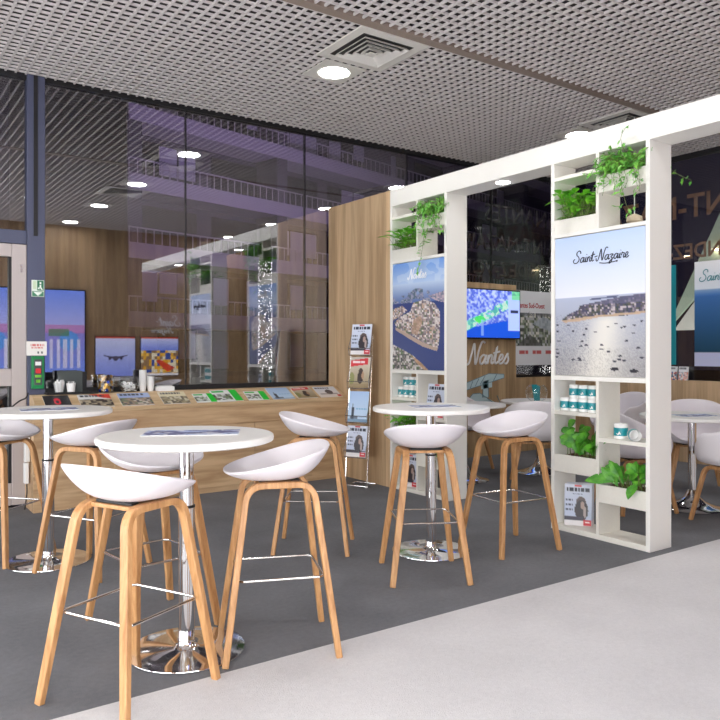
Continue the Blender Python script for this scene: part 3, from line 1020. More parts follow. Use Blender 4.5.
def cover_photo(seed, top, pal, band=None):
    a = canvas(28, 36, top); h, w, _ = a.shape
    u, v = uv(a)
    town(a, v > .38, pal, (9, 12), seed)
    if band: put(a, band[0](a), band[1])
    words_line(a, .08, .8, .08, .22, (60, 60, 70), seed, .03)
    return a


def cover_green(seed):
    a = canvas(28, 40, (238, 240, 238)); u, v = uv(a)
    town(a, (v > .35) & (v < .85) & (u < .66), [(150, 160, 150), (92, 84, 84), (200, 206, 196), (120, 140, 96), (226, 226, 226)], (9, 13), seed)
    put(a, u > .7, (36, 204, 62)); put(a, rectm(a, .05, .08, .5, .2), (70, 190, 90))
    return a


def cover_white():
    a = canvas(28, 36, (232, 230, 234)); u, v = uv(a)
    grad(a, 0, 1, (214, 220, 234), (236, 226, 220))
    words_line(a, .06, .7, .1, .2, (50, 56, 84), 6)
    put(a, ell(a, .56, .52, .16, .22), (70, 64, 72)); put(a, rectm(a, .1, .66, .9, .76), (120, 108, 108), .6)
    put(a, rectm(a, .8, .8, .97, .95), (206, 60, 60))
    return a


# ------------------------------------------------------------------ display counter with brochures
ct = empty('display_counter', (1.2, 6.14, 0)); tag(ct, 'long oak counter with sloping brochure ledge under the dark window', 'counter')
CL = PX - 1.2 - .004
MB().box(0, CL, .015, .355, 0, .765).build('body', M['oakh'], ct, bevel=.002)
prof = [(0, .765), (0, .79), (.225, .905), (.37, .905), (.37, .765)]
mb = MB(); mb.prism([(.03, a, b) for a, b in prof], (CL - .03, 0, 0)); mb.build('sloping_top', M['oaktop'], ct, bevel=.002)
MB().box(.03, CL, -.006, .012, .775, .802).build('front_lip', M['oaktop'], ct, bevel=.002)
DX = [(.62, 1.28), (1.28, 1.90), (1.90, 2.52)]
for a, b in DX:
    d = MB().box(a + .003, b - .003, .0, .015, .05, .60).build('door', M['oakh'], ct, bevel=.002)
    k = MB().lathe([(0, 0), (.012, 0), (.012, .012), (.008, .016), (0, .016)], 0, 0, 16).build('lock_knob', M['steel'], d, smooth=True)
    k.location = (b - .06, .0, .54); k.rotation_euler = (PI / 2, 0, 0)
MB().box(0.0, CL, .004, .016, .61, .765).build('fascia', M['oakh'], ct, bevel=.002)

sl = Vector((0, .225, .115)); sl_n = sl.normalized(); up_n = Vector((0, -sl_n.z, sl_n.y))


def brochure(xc, w, h, img, label, rot=0.0, start=.028):
    ca, sa = math.cos(rot), math.sin(rot)
    base = Vector((xc, 6.14, .79)) + sl_n * start + up_n * .006
    U = Vector((ca, 0, 0)) * w + sl_n * (sa * w); V = sl_n * (ca * h) - Vector((sa * h, 0, 0))
    o = board('brochure', img, base - U * .5, U, V, .005, M['print'])
    tag(o, label, 'brochure', 'brochures on the counter ledge')


photo_pal = [(150, 130, 110), (90, 86, 84), (200, 190, 176), (120, 130, 100), (170, 150, 130)]
brochure(1.40, .20, .20, cover_black(), 'black brochure with a red emblem at the left end of the counter ledge')
brochure(1.70, .26, .20, cover_photo(2, (226, 226, 226), [(70, 60, 56), (160, 150, 130), (60, 50, 46), (190, 176, 150)], (lambda a: poly(a, [(.3, 0), (1, 0), (1, .4), (.75, .3)]), (222, 70, 54))), 'brochure with a red upper corner next to the black one')
brochure(2.03, .27, .20, cover_photo(5, (168, 186, 226), photo_pal), 'photo brochure with a blue sky in front of the glass tea bowl')
brochure(2.37, .24, .20, cover_photo(7, (232, 222, 190), [(170, 160, 130), (150, 138, 110), (110, 100, 84), (214, 206, 184)]), 'cream and olive photo brochure in front of the white napkin box')
brochure(2.645, .19, .15, cover_green(2), 'small white and green brochure, leftmost of the three green ones')
brochure(2.87, .26, .20, cover_green(3), 'larger white and green brochure, middle of the three green ones', .03)
brochure(3.16, .21, .16, cover_green(4), 'white and green brochure next to the pale blue one', -.03)
brochure(3.425, .235, .21, cover_blue()[::1].copy()[2:42], 'pale blue brochure with a small figure on the counter ledge')
brochure(3.69, .22, .21, cover_red(), 'brochure with a red banner, second from the oak panel')
brochure(3.96, .25, .20, cover_white(), 'white brochure with a dark figure at the oak panel end of the ledge')

LZ = .905
tr = empty('serving_tray', (1.545, 6.425, LZ)); tag(tr, 'black serving tray at the left end of the counter', 'tray')
MB().box(-.20, .20, -.075, .065, 0, .006).build('base', M['black'], tr)
MB().box(-.20, .20, -.075, -.069, .006, .02).box(-.20, .20, .059, .065, .006, .02).box(-.20, -.194, -.069, .059, .006, .02).box(.194, .20, -.069, .059, .006, .02).build('rim', M['black'], tr)
gb = empty('card_box', (1.55, 6.445, LZ + .006)); tag(gb, 'dark grey box standing on the black tray', 'box')
MB().box(-.105, .085, -.03, .035, 0, .185).build('body', M['greybox'], gb, bevel=.004)
MB().box(.085, .12, -.03, .035, 0, .178).build('side_flap', M['black'], gb, bevel=.003)
gl = empty('glass_tumbler', (1.44, 6.385, LZ + .006)); tag(gl, 'clear tumbler of white sachets on the black tray', 'tumbler')
MB().lathe([(0, 0), (.034, 0), (.05, .09), (.047, .09), (.032, .004), (0, .004)], n=24).build('glass', M['clear'], gl, smooth=True)
mb = MB()
for k in range(14):
    a = k * 2.4; rr = .006 + .0016 * k
    o_ = Vector((rr * math.cos(a), rr * math.sin(a), .006))
    d_ = Vector((math.cos(a) * .16, math.sin(a) * .16, 1)).normalized()
    mb.obox(o_, Vector((-math.sin(a), math.cos(a), 0)) * .022, d_ * (.085 + .012 * (k % 3)), Vector((math.cos(a), math.sin(a), 0)) * .002)
mb.build('sachets', M['paper'], gl)
cu = empty('paper_cup', (1.535, 6.383, LZ + .006)); tag(cu, 'white paper cup of stirrers on the black tray', 'cup')
MB().lathe([(0, 0), (.028, 0), (.038, .085), (.036, .085), (.027, .004), (0, .004)], n=24).build('cup', M['paper'], cu, smooth=True)
mb = MB()
for k in range(8):
    a = k * .9; mb.tube([(.01 * math.cos(a), .01 * math.sin(a), .006), (.024 * math.cos(a), .024 * math.sin(a), .1)], .0018, 5)
mb.build('stirrers', M['paper'], cu)
jr = empty('capsule_jar', (1.83, 6.43, LZ)); tag(jr, 'clear jar full of gold and dark coffee capsules', 'jar')
MB().lathe([(0, 0), (.068, 0), (.070, .004), (.070, .15), (.067, .15), (.067, .006), (0, .006)], n=32).build('glass', M['clear'], jr, smooth=True)
rr_ = random.Random(5)
for zi in range(6):
    for k in range(11):
        if zi > 0 and k < 5 and zi < 5 and False: continue
        a = k * 2 * PI / 11 + zi * .3
        q = .0465
        mt = rr_.choice([M['gold']] * 6 + [M['brown']] * 4 + [M['silver']] * 2 + [M['blue']])
        cpo = MB().lathe([(0, -.012), (.009, -.011), (.0125, .008), (.0145, .010), (0, .012)], n=10).build('capsule', mt, jr, smooth=True)
        cpo.location = (q * math.cos(a), q * math.sin(a), .021 + zi * .0235); cpo.rotation_euler = (PI / 2 + rr_.uniform(-.5, .5), rr_.uniform(-.6, .6), a + PI / 2 + rr_.uniform(-.5, .5))
bw = empty('glass_bowl', (2.03, 6.43, LZ)); tag(bw, 'round glass bowl of wrapped tea bags on the counter', 'bowl')
MB().lathe([(0, 0), (.05, 0), (.078, .03), (.087, .07), (.078, .115), (.06, .14), (.057, .14), (.074, .114), (.083, .07), (.075, .032), (.048, .004), (0, .004)], n=36).build('glass', M['clear'], bw, smooth=True)
mb = MB(); r = random.Random(2)
for k in range(40):
    a = r.uniform(0, 2 * PI); q = r.uniform(0, .05); z = r.uniform(.012, .085)
    d1 = Vector((r.uniform(-1, 1), r.uniform(-1, 1), r.uniform(-.5, .5))).normalized()
    d2 = d1.cross(Vector((0, 0, 1))).normalized()
    mb.obox(Vector((q * math.cos(a), q * math.sin(a), z)) - d1 * .014 - d2 * .014, d1 * .03, d2 * .03, d1.cross(d2) * .004)
mb.build('tea_bags', M['paper'], bw)
for xx, k_, lab in ((2.155, 9, 'taller stack of white paper cups beside the glass bowl'), (2.225, 5, 'shorter stack of white paper cups beside the napkin box')):
    cs = empty('cup_stack', (xx, 6.44, LZ)); tag(cs, lab, 'cups')
    for q in range(k_):
        c_ = MB().lathe([(0, 0), (.024, 0), (.033, .07), (.035, .072), (.032, .073), (.023, .003), (0, .003)], n=20).build('paper_cup', M['paper'], cs, smooth=True)
        c_.location = (0, 0, q * .0145)
nb = empty('napkin_box', (2.345, 6.42, LZ)); tag(nb, 'low white napkin box on the counter behind the cream brochure', 'box')
MB().box(-.075, .075, -.05, .05, 0, .04).build('box', M['paper'], nb, bevel=.003)
MB().box(-.06, .06, -.04, .04, .04, .048).build('napkins', M['mugwhite'], nb, bevel=.002)

# emergency signs on the window post
sg = tag(empty('exit_sign', (0, 0, 0)), 'small green running man exit sign on the blue grey window post', 'sign')
a = canvas(24, 16, (226, 238, 226)); put(a, rectm(a, .45, .05, .95, .62), (36, 116, 82)); put(a, ell(a, .68, .2, .08, .07), (240, 248, 240)); put(a, poly(a, [(.6, .28), (.78, .28), (.74, .42), (.88, .56), (.76, .58), (.66, .46), (.56, .58), (.48, .52), (.6, .42)]), (240, 248, 240))
put(a, rectm(a, .05, .66, .95, .96), (60, 130, 96)); put(a, poly(a, [(.2, .72), (.8, .72), (.5, .92)]), (238, 246, 238)); put(a, rectm(a, .12, .1, .38, .55), (205, 220, 190))
board('panel', a, (1.245, GY - .072, 1.705), (.095, 0, 0), (0, 0, .135), .01, M['print'], sg)
sg = tag(empty('notice_sign', (0, 0, 0)), 'white notice with red text above the green emergency box', 'sign')
a = canvas(20, 28, (236, 232, 228)); words_line(a, .2, .85, .22, .34, (214, 120, 116), 3); words_line(a, .25, .8, .42, .52, (214, 120, 116), 4); put(a, rectm(a, .55, .72, .62, .86), (60, 60, 60)); put(a, rectm(a, .7, .72, .77, .86), (60, 60, 60))
board('panel', a, (1.205, GY - .075, 1.225), (.155, 0, 0), (0, 0, .115), .012, M['print'], sg)
eb = tag(empty('emergency_box', (1.288, GY - .06, .955)), 'green emergency call box on the window post below the white notice', 'box')
MB().box(-.047, .047, -.04, 0, 0, .265).build('case', M['green'], eb, bevel=.004)
MB().box(-.03, .03, -.043, -.04, .03, .24).build('cover', M['greybox'], eb, bevel=.001)
MB().box(-.02, .02, -.05, -.043, .125, .165).build('button', M['red'], eb, bevel=.003)
MB().box(-.024, .024, -.046, -.043, .092, .112).box(-.016, .016, -.046, -.043, .05, .075).build('label_strip', M['leafA'], eb)
MB().box(-.022, .022, -.046, -.043, .19, .22).build('window_strip', M['paper'], eb)

# power strip hanging on the end of the counter
ps = tag(empty('power_strip', (1.175, 6.27, .33)), 'white power strip hanging at the left end of the oak counter', 'power strip')
MB().box(-.02, .02, -.025, .025, .06, .35).build('strip', M['mugwhite'], ps, bevel=.006)
MB().box(-.022, .012, -.03, .03, -.11, .055).build('plug', M['paper'], ps, bevel=.008)
MB().box(-.05, -.02, -.018, .018, .27, .305).build('black_plug', M['black'], ps, bevel=.005)
MB().tube(catmull([(-.05, 0, .287), (-.1, -.0, .29), (-.16, .02, .34), (-.15, .03, .44), (-.06, .03, .53), (.0, .04, .56), (.02, .05, .6)], 6), .006, 7).build('cable', M['black'], ps, smooth=True)
MB().tube(catmull([(0, 0, -.11), (.0, 0, -.2), (-.01, .03, -.32)], 6), .005, 7).build('cable', M['black'], ps, smooth=True)

# ------------------------------------------------------------------ magazine rack
RZ = math.atan2(.44, .90)
rk = empty('magazine_rack', (3.985, 5.70, 0), RZ)
tag(rk, 'chrome wire magazine rack leaning by the oak partition panel', 'magazine rack')
# local frame: -x faces the room, y across
HW = .115
LEAN = .13


def rkx(z): return -.10 + LEAN * z / 1.45
for s in (-1, 1):
    MB().tube([(rkx(0), s * HW, .006), (rkx(.7), s * HW, .7), (rkx(1.40), s * HW, 1.40)], .006, 8).build('upright', M['chrome'], rk, smooth=True)
MB().tube([(-.10, -HW, .006), (-.10, HW, .006), (.09, HW, .006), (.09, -HW, .006)], .006, 8, closed=True).build('foot_frame', M['chrome'], rk, smooth=True)
for s in (-1, 1):
    MB().lathe([(0, 0), (.012, 0), (.012, .014), (0, .016)], -.10, s * HW, 12).build('foot', M['mugwhite'], rk)
TIER = (.275, .595, .915, 1.225)
for z in TIER:
    x0 = rkx(z)
    mb = MB()
    mb.tube([(x0, -HW, z), (x0 - .035, -HW, z - .004), (x0 - .035, HW, z - .004), (x0, HW, z)], .004, 6)
    mb.tube([(x0 - .035, -HW, z - .004), (x0 - .048, -HW, z + .06), (x0 - .048, HW, z + .06), (x0 - .035, HW, z - .004)], .0035, 6)
    mb.tube([(x0 - .048, -HW, z + .06), (x0 + .02, -HW, z + .19)], .0035, 6).tube([(x0 - .048, HW, z + .06), (x0 + .02, HW, z + .19)], .0035, 6)
    mb.build('tray', M['chrome'], rk, smooth=True)
Mx = Matrix.Translation(rk.location) @ Matrix.Rotation(RZ, 4, 'Z')


def rack_mag(z, img, label, n=3):
    t = empty('magazine', (0, 0, 0)); t.matrix_world = Mx @ Matrix.Translation((rkx(z) - .030, 0, z + .003))
    tag(t, label, 'magazine', 'magazines in the wire rack')
    lean = Vector((.045, 0, .285)); hw = .105
    board('cover', img, (0, hw, 0), (0, -2 * hw, 0), lean, .002, M['print'], t)
    MB().obox((.0022, -hw + .002, .001), (.010, 0, 0), (0, 2 * hw - .004, 0), lean * .99).build('pages', M['paper'], t)


rack_mag(TIER[3], cover_portrait(), 'pale blue magazine with a portrait in the top tier of the wire rack')
rack_mag(TIER[2], cover_red(), 'magazine with a red banner in the second tier of the wire rack')
rack_mag(TIER[1], cover_blue(), 'sky blue magazine in the third tier of the wire rack')
rack_mag(TIER[0], cover_portrait(), 'pale blue magazine with a portrait in the lowest tier of the wire rack')


def standing_mag(x, y, z, h, w, img, label, ang=0.0, lean=.04, t=.05, group=None):
    o = empty('magazine', (x, y, z), ang); tag(o, label, 'magazine', group)
    board('cover', img, (0, w / 2, 0), (0, -w, 0), (lean, 0, h), .002, M['print'], o)
    MB().obox((.0022, -w / 2, 0), (t, 0, 0), (0, w, 0), Vector((lean, 0, h)) * .995).build('pages', M['paper'], o)
    return o


# each magazine of the row standing in the bottom of the nearer unit
for k in range(6):
    standing_mag(PX + .085 + k * .014, Ln[1] - .138 + k * .007, .037, .285, .185, cover_portrait(),
                 ['pale blue portrait magazine fronting the row in the bottom of the nearer shelf unit', 'magazine second in the row on the floor shelf of the nearer unit', 'magazine third in the row on the floor shelf of the nearer unit', 'magazine fourth in the row on the floor shelf of the nearer unit', 'magazine fifth in the row on the floor shelf of the nearer unit', 'magazine at the back of the row on the floor shelf of the nearer unit'][k],
                 .6, .03, .013, 'magazines standing in the bottom of the nearer shelf unit')
for k in range(3):
    standing_mag(PX + .05 + k * .03, Lf[1] - .18, .037, .285, .215, cover_portrait(),
                 ['magazine fronting the row on the floor shelf of the unit by the oak panel', 'magazine mid row on the floor shelf of the unit by the oak panel', 'magazine last of the row on the floor shelf of the unit by the oak panel'][k],
                 .1, .03, .018, 'magazines standing in the bottom of the far shelf unit')
standing_mag(PX + .05, Rf[1] - .16, .685, .29, .22, cover_portrait(), 'magazine standing on the shelf below the Nantes poster behind the round table', .05, .04, .03)


# ------------------------------------------------------------------ seats
def shell_mesh(zb, zr, rx, ry, e, pf, pg, cx=0.0, ns=11, nt=44):
    """bowl: zr(c,s) gives rim height for direction (c front, s side)"""
    mb = MB(); vs = [(cx, 0, zb)]; fs = []
    for i in range(1, ns + 1):
        s = i / ns
        for j in range(nt):
            th = 2 * PI * j / nt
            c, sn = math.cos(th), math.sin(th)
            X = math.copysign(abs(c) ** (2 / e), c); Y = math.copysign(abs(sn) ** (2 / e), sn)
            z = zb + (zr(X, Y) - zb) * pg(s, X)
            f = pf(s)
            vs.append((cx * (1 - f) + rx(X) * X * f, ry(X) * Y * f, z))
    for j in range(nt):
        fs.append((0, 1 + j, 1 + (j + 1) % nt))
    for i in range(ns - 1):
        for j in range(nt):
            a = 1 + i * nt + j; b = 1 + i * nt + (j + 1) % nt
            fs.append((a, a + nt, b + nt, b))
    mb.add(vs, fs)
    return mb


def u_path(xf, yf, xt, yt, zt, rad, k=6):
    """inverted U: foot, bend, bar, bend, foot; slants inwards in y"""
    def Y(z): return yf + (yt - yf) * z / zt
    pts = []
    for sgn in (1, -1):
        q = []
        foot = Vector((sgn * xf, 0)); cor = Vector((sgn * xt, zt))
        dl = (foot - cor).normalized(); dh = Vector((-sgn, 0))
        A = cor + dl * rad * 1.25; B = cor + dh * rad * 1.25
        q.append(foot)
        q.append(foot * .5 + A * .5)
        for i in range(k + 1):
            t = i / k
            q.append(A * (1 - t) ** 2 + cor * 2 * t * (1 - t) + B * t * t)
        if sgn == -1: q.reverse()
        pts += q
    return [(p.x, Y(p.y), p.y) for p in pts]


def make_stool():
    t = empty('bar_stool', (0, 0, 0)); tag(t, 'x', 'bar stool', 'white bar stools on oak legs')
    def zr(X, Y):
        b = (1 - X) / 2             # 0 at the front, 1 at the back
        return .760 + .112 * (b ** 1.1)
    mb = shell_mesh(.722, zr, lambda X: .232 if X > 0 else .222, lambda X: .212 + .032 * (1 - X) / 2, 2.4,
                    lambda s: s ** .74, lambda s, X: s ** (2.6 if X > 0 else 2.5), cx=.01)
    mb.build('seat_shell', M['shell'], t, smooth=True, solid=.013, sub=1)
    for s in (-1, 1):
        pts = u_path(.232, s * .212, .138, s * .120, .706, .055)
        n = len(pts)
        w_ = [.030 + .008 * min(1, p[2] / .4) for p in pts]
        mb = MB().sweep_rect(pts, (0, 1, 0), .026, w_)
        mb.build('leg_frame', M['beech'], t, bevel=.003, seg=1)
    MB().box(-.10, .10, -.10, .10, .697, .712).build('seat_plate', M['beech'], t, bevel=.003)
    MB().box(-.085, -.05, -.09, .09, .712, .722).box(.05, .085, -.09, .09, .712, .722).build('bracket', M['black'], t, bevel=.002)
    z = .325; x = .232 - (.232 - .138) * z / .706 - .012; y = .212 - (.212 - .120) * z / .706 - .004
    c = .02
    pts = []
    for sx, sy in ((1, 1), (-1, 1), (-1, -1), (1, -1)):
        a = [(sx * (x - c), sy * y, z), (sx * x, sy * (y - c), z)]
        pts += a if sx * sy > 0 else a[::-1]
    pts = [pts[1], pts[0], pts[3], pts[2], pts[5], pts[4], pts[7], pts[6]]
    pts = [(x, y - c, z), (x - c, y, z), (-x + c, y, z), (-x, y - c, z), (-x, -y + c, z), (-x + c, -y, z), (x - c, -y, z), (x, -y + c, z)]
    MB().tube(pts, .0055, 8, closed=True).build('footrest', M['steel'], t, smooth=True)
    return t


def RD(r, d): return (.8204 * r + .572 * d, -.572 * r + .8205 * d)


stool0 = make_stool()
STOOLS = [
    ((-.852, 2.75), (.48, .877), 'white bar stool nearest the camera, its back turned, before the foreground table'),
    ((-.359, 3.205), (-.972, -.225), 'white bar stool right of the foreground table, at the pale carpet edge'),
    ((-.295, 4.765), (1.0, -.06), 'white bar stool in front of the counter lock, facing the middle table'),
    ((-.968, 3.45), (.67, -.74), 'white bar stool tucked behind the front round table'),
    ((-1.553, 4.31), (-.92, .39), 'white bar stool between the foreground and left tables, facing the left one'),
    ((-2.225, 4.55), (.966, -.256), 'white bar stool cut by the left edge of the picture'),
    ((.362, 4.20), (-.10, .99), 'white bar stool with its back to the camera in front of the middle table'),
    ((.963, 4.77), (-.88, -.47), 'white bar stool at the right of the middle table in front of the passage'),
]
for i, ((r_, d_), (fr, fd), lab) in enumerate(STOOLS):
    X, Y = RD(r_, d_); fx, fy = RD(fr, fd)
    rz = math.atan2(fy, fx)
    if i == 0:
        o = stool0; o.location = (X, Y, 0); o.rotation_euler = (0, 0, rz); o['label'] = lab
    else:
        dup(stool0, (X, Y, 0), rz, lab)


def make_table():
    t = empty('bar_table', (0, 0, 0)); tag(t, 'x', 'table', 'round white bar tables')
    MB().lathe([(0, .872), (.355, .872), (.366, .877), (.368, .888), (.366, .898), (.36, .902), (0, .902)], n=72).build('tabletop', M['tabletop'], t, smooth=True, angle=30)
    MB().lathe([(0, .02), (.034, .02), (.034, .60), (.030, .604), (.030, .86), (.09, .866), (.09, .8715), (0, .8715)], n=32).build('column', M['chrome'], t, smooth=True)
    MB().lathe([(.0345, .597), (.036, .598), (.036, .607), (.031, .608)], n=32).build('collar', M['black'], t, smooth=True)
    MB().lathe([(0, 0), (.245, 0), (.247, .004), (.245, .009), (.20, .012), (.06, .016), (.045, .024), (.036, .03), (.0345, .05), (0, .05)], n=72).build('base', M['chrome'], t, smooth=True, angle=60)
    return t


table0 = make_table()
TABLES = [((-.735, 3.13), 'round white bar table on chrome column in the foreground'),
          ((.448, 4.67), 'round white bar table before the shelf unit with the Nantes poster'),
          ((-1.875, 4.445), 'round white bar table on chrome column at the left edge near the counter')]
for i, ((r_, d_), lab) in enumerate(TABLES):
    X, Y = RD(r_, d_)
    if i == 0: table0.location = (X, Y, 0); table0.scale = (1, 1, 1.012); table0['label'] = lab
    else: dup(table0, (X, Y, 0), 0, lab)


def img_leaflet(seed):
    a = canvas(34, 48, (170, 180, 214)); u, v = uv(a)
    n = noise(34, 48, (8, 10), seed)
    grad(a, 0, 1, (150, 170, 222), (190, 200, 226))
    put(a, n > .55, (88, 92, 140), .8); put(a, n < .3, (222, 226, 238), .8)
    put(a, poly(a, [(.1, .2), (.5, .5), (.9, .3), (.95, .55), (.5, .75), (.1, .5)]), (70, 64, 110), .7)
    put(a, noise(34, 48, (12, 16), seed + 3) > .72, (240, 240, 244), .9)
    return a


for (r_, d_), ang, w_, h_, lab in (((-.72, 3.17), .12, .40, .20, 'blue and violet leaflet lying on the foreground table'),
                                   ((.47, 4.66), .2, .30, .20, 'pale blue leaflet lying on the table in front of the shelf unit'),
                                   ((-1.86, 4.42), .5, .32, .2, 'blue leaflet lying on the table at the left edge')):
    X, Y = RD(r_, d_)
    o = empty('leaflet', (X, Y, .913), -.61 + ang); tag(o, lab, 'leaflet', 'leaflets on the tables')
    board('sheet', img_leaflet(int(ang * 100)), (-w_ / 2, -h_ / 2, .0035), (w_, 0, 0), (0, h_, 0), .003, M['print'], o)


def make_armchair():
    t = empty('armchair', (0, 0, 0)); tag(t, 'x', 'armchair', 'white tub armchairs behind the partition')
    def zr(X, Y):
        b = (1 - X) / 2
        k = max(0.0, min(1.0, (b - .02) / .98))
        arm = .47 + .20 * min(1, k / .30) ** 0.8
        return arm + .14 * max(0, (k - .45) / .55) ** 1.3
    mb = shell_mesh(.435, zr, lambda X: .26 if X > 0 else .275, lambda X: .29, 2.6,
                    lambda s: min(1.0, (s / .62)) ** .8 * .93 + .07 * max(0, (s - .62) / .38),
                    lambda s, X: .02 * s + .98 * max(0, (s - .45) / .55) ** 1.5, cx=.0, ns=13, nt=48)
    mb.build('seat_shell', M['shell'], t, smooth=True, solid=.014, sub=1)
    for s in (-1, 1):
        pts = u_path(.235, s * .225, .165, s * .15, .405, .05)
        MB().sweep_rect(pts, (0, 1, 0), .026, [.028 + .010 * min(1, p[2] / .3) for p in pts]).build('leg_frame', M['beech'], t, bevel=.003, seg=1)
    MB().box(-.13, .13, -.135, .135, .395, .412).build('seat_plate', M['beech'], t, bevel=.003)
    MB().box(-.11, -.07, -.11, .11, .412, .438).box(.07, .11, -.11, .11, .412, .438).build('bracket', M['black'], t)
    return t


arm0 = make_armchair()
ARMS = [
    ((1.66, 6.98), (.18, .98), 'white armchair with its back to the passage in front of the glass vase'),
    ((1.10, 7.95), (.6, -.8), 'white armchair deep in the passage beside the round white table'),
    ((3.06, 6.75), (-.35, -.94), 'white armchair facing out behind the low table at the right edge'),
    ((2.78, 5.42), (-.45, .89), 'white armchair cut by the right edge in front of the low table'),
    ((2.18, 5.90), (.97, .22), 'white armchair just behind the nearer shelf unit, left of the low table'),
    ((2.83, 8.10), (-.9, -.35), 'white armchair farthest back, seen through the open shelf above the mug'),
]
for i, ((r_, d_), (fr, fd), lab) in enumerate(ARMS):
    X, Y = RD(r_, d_); fx, fy = RD(fr, fd); rz = math.atan2(fy, fx)
    if i == 0:
        arm0.location = (X, Y, 0); arm0.rotation_euler = (0, 0, rz); arm0['label'] = lab
    else:
        dup(arm0, (X, Y, 0), rz, lab)


def make_low_table():
    t = empty('low_table', (0, 0, 0)); tag(t, 'x', 'table', 'round white low tables')
    MB().lathe([(0, .718), (.388, .718), (.40, .724), (.40, .742), (.394, .747), (0, .747)], n=72).build('tabletop', M['tabletop'], t, smooth=True, angle=30)
    MB().lathe([(0, .09), (.032, .09), (.032, .70), (.09, .71), (.09, .718), (0, .718)], n=32).build('column', M['chrome'], t, smooth=True)
    MB().lathe([(0, 0), (.235, 0), (.238, .006), (.23, .012), (.17, .026), (.10, .055), (.06, .09), (.042, .13), (.033, .15), (0, .15)], n=64).build('trumpet_base', M['chrome'], t, smooth=True)
    return t


low0 = make_low_table()
LT = [((2.67, 5.94), 'round white low table on a chrome trumpet base beside the shelf unit end'),
      ((1.86, 7.65), 'round white low table carrying the glass vase'),
      ((1.02, 7.22), 'round white low table half hidden by the middle bar table, near the crane drawing')]
for i, ((r_, d_), lab) in enumerate(LT):
    X, Y = RD(r_, d_)
    if i == 0: low0.location = (X, Y, 0); low0['label'] = lab
    else: dup(low0, (X, Y, 0), 0, lab)
X, Y = RD(2.67, 5.88)
o = empty('leaflet', (X, Y, .747), -.4); tag(o, 'dark blue leaflet lying on the low table at the right edge', 'leaflet', 'leaflets on the tables')
board('sheet', img_leaflet(77), (-.16, -.1, .0035), (.32, 0, 0), (0, .2, 0), .003, M['print'], o)
# glass vase with a teal leaflet
X, Y = RD(1.80, 7.53)
vz = empty('glass_vase', (X, Y, .747)); tag(vz, 'round glass vase holding teal cards on the low table behind the armchair', 'vase')
MB().lathe([(0, 0), (.06, 0), (.10, .035), (.115, .09), (.10, .14), (.075, .165), (.072, .163), (.097, .139), (.111, .09), (.097, .037), (.058, .004), (0, .004)], n=36).build('glass', M['clear'], vz, smooth=True)
mb = MB()
for k, (dx, rz_) in enumerate(((-.02, -.15), (.012, .1), (.03, .3))):
    mb.obox((dx - .035, -.02 + .012 * k, .008), (.07, rz_ * .05, 0), (rz_ * .12, .02, .165 - .012 * k), (0, .003, 0))
mb.build('cards', M['teal'], vz)

# ------------------------------------------------------------------ back zone: screen, posters, lettering
def img_map():
    a = canvas(64, 100, (140, 160, 240)); u, v = uv(a)
    n = noise(64, 100, (26, 40), 21)
    put(a, n > .55, (70, 90, 190), .75); put(a, n < .3, (196, 208, 250), .8)
    put(a, v > .70 + .08 * np.sin(u * 4 + 1), (30, 84, 216))
    g = np.exp(-((v - (.86 - .72 * u)) / .11) ** 2)
    put(a, (g > .4) & (noise(64, 100, (20, 30), 6) > .35), (80, 196, 150), .7); put(a, (g > .5) & (noise(64, 100, (24, 36), 5) > .5), (206, 236, 206), .8); put(a, ell(a, .34, .62, .08, .07), (70, 226, 90), .85)
    put(a, rectm(a, .36, .62, .40, .95), (150, 180, 240), .7)
    put(a, rectm(a, .80, .10, 1.0, .84), (176, 196, 246)); put(a, rectm(a, .84, .40, .97, .47), (52, 58, 90))
    put(a, rectm(a, .86, 0, 1.0, .18), (96, 206, 120), .7)
    return a


tv = tag(empty('wall_screen', (0, 0, 0)), 'flat screen showing a blue and green city map on the oak backdrop', 'screen')
yb = GY - .14
MB().box(5.79, 6.84, yb - .03, yb + .03, 1.40, 2.00).build('casing', M['black'], tv, bevel=.004)
board('display', img_map(), (5.805, yb - .032, 1.418), (1.02, 0, 0), (0, 0, .567), .001, M['screen'], tv)

script('wall_lettering', 'Nantes', (6.01, GY - .108, 1.10), (1, 0, 0), (0, 0, 1), .112, .0125, M['whiteink'], slant=.2)
tag(bpy.data.objects['wall_lettering'], 'white script letters reading Nantes on the oak backdrop below the screen', 'lettering')

# crane drawing on the oak backdrop
cr = tag(empty('crane_decal', (0, GY - .104, 0)), 'pale blue line drawing of a crane on the oak backdrop', 'decal')
M['decal'] = plain('pale_blue_print', rgb(200, 224, 230), 0.5); M['decalline'] = plain('slate_line', rgb(112, 150, 166), 0.5)
a_ = MB()
def dp(pts, y0=0.0, t=.003): a_.prism([(x_, y0, z_) for x_, z_ in pts], (0, t, 0))
dp([(6.00, .80), (6.62, .93), (6.62, .975), (6.36, .985), (6.0, .885)]); dp([(6.26, .70), (6.36, .70), (6.35, .91), (6.27, .89)])
dp([(6.0, .66), (6.1, .75), (6.22, .755), (6.32, .70), (6.46, .64), (6.5, .56), (6.0, .56)]); dp([(6.24, .80), (6.42, .82), (6.42, .88), (6.24, .87)])
a_.build('fill', M['decal'], cr)
a_ = MB()
for q in ([(6.0, .80), (6.62, .93), (6.62, .975), (6.36, .985), (6.0, .885)], [(6.26, .70), (6.27, .89)], [(6.36, .70), (6.35, .91)], [(6.0, .66), (6.1, .75), (6.22, .755), (6.32, .70), (6.5, .60)], [(6.06, .82), (6.1, .9)], [(6.14, .84), (6.2, .93)], [(6.22, .86), (6.3, .96)], [(6.44, .90), (6.5, .98)], [(6.5, .72), (6.56, .62)]):
    a_.tube([(x_, -.002, z_) for x_, z_ in q], .0042, 5)
a_.build('outline', M['decalline'], cr)


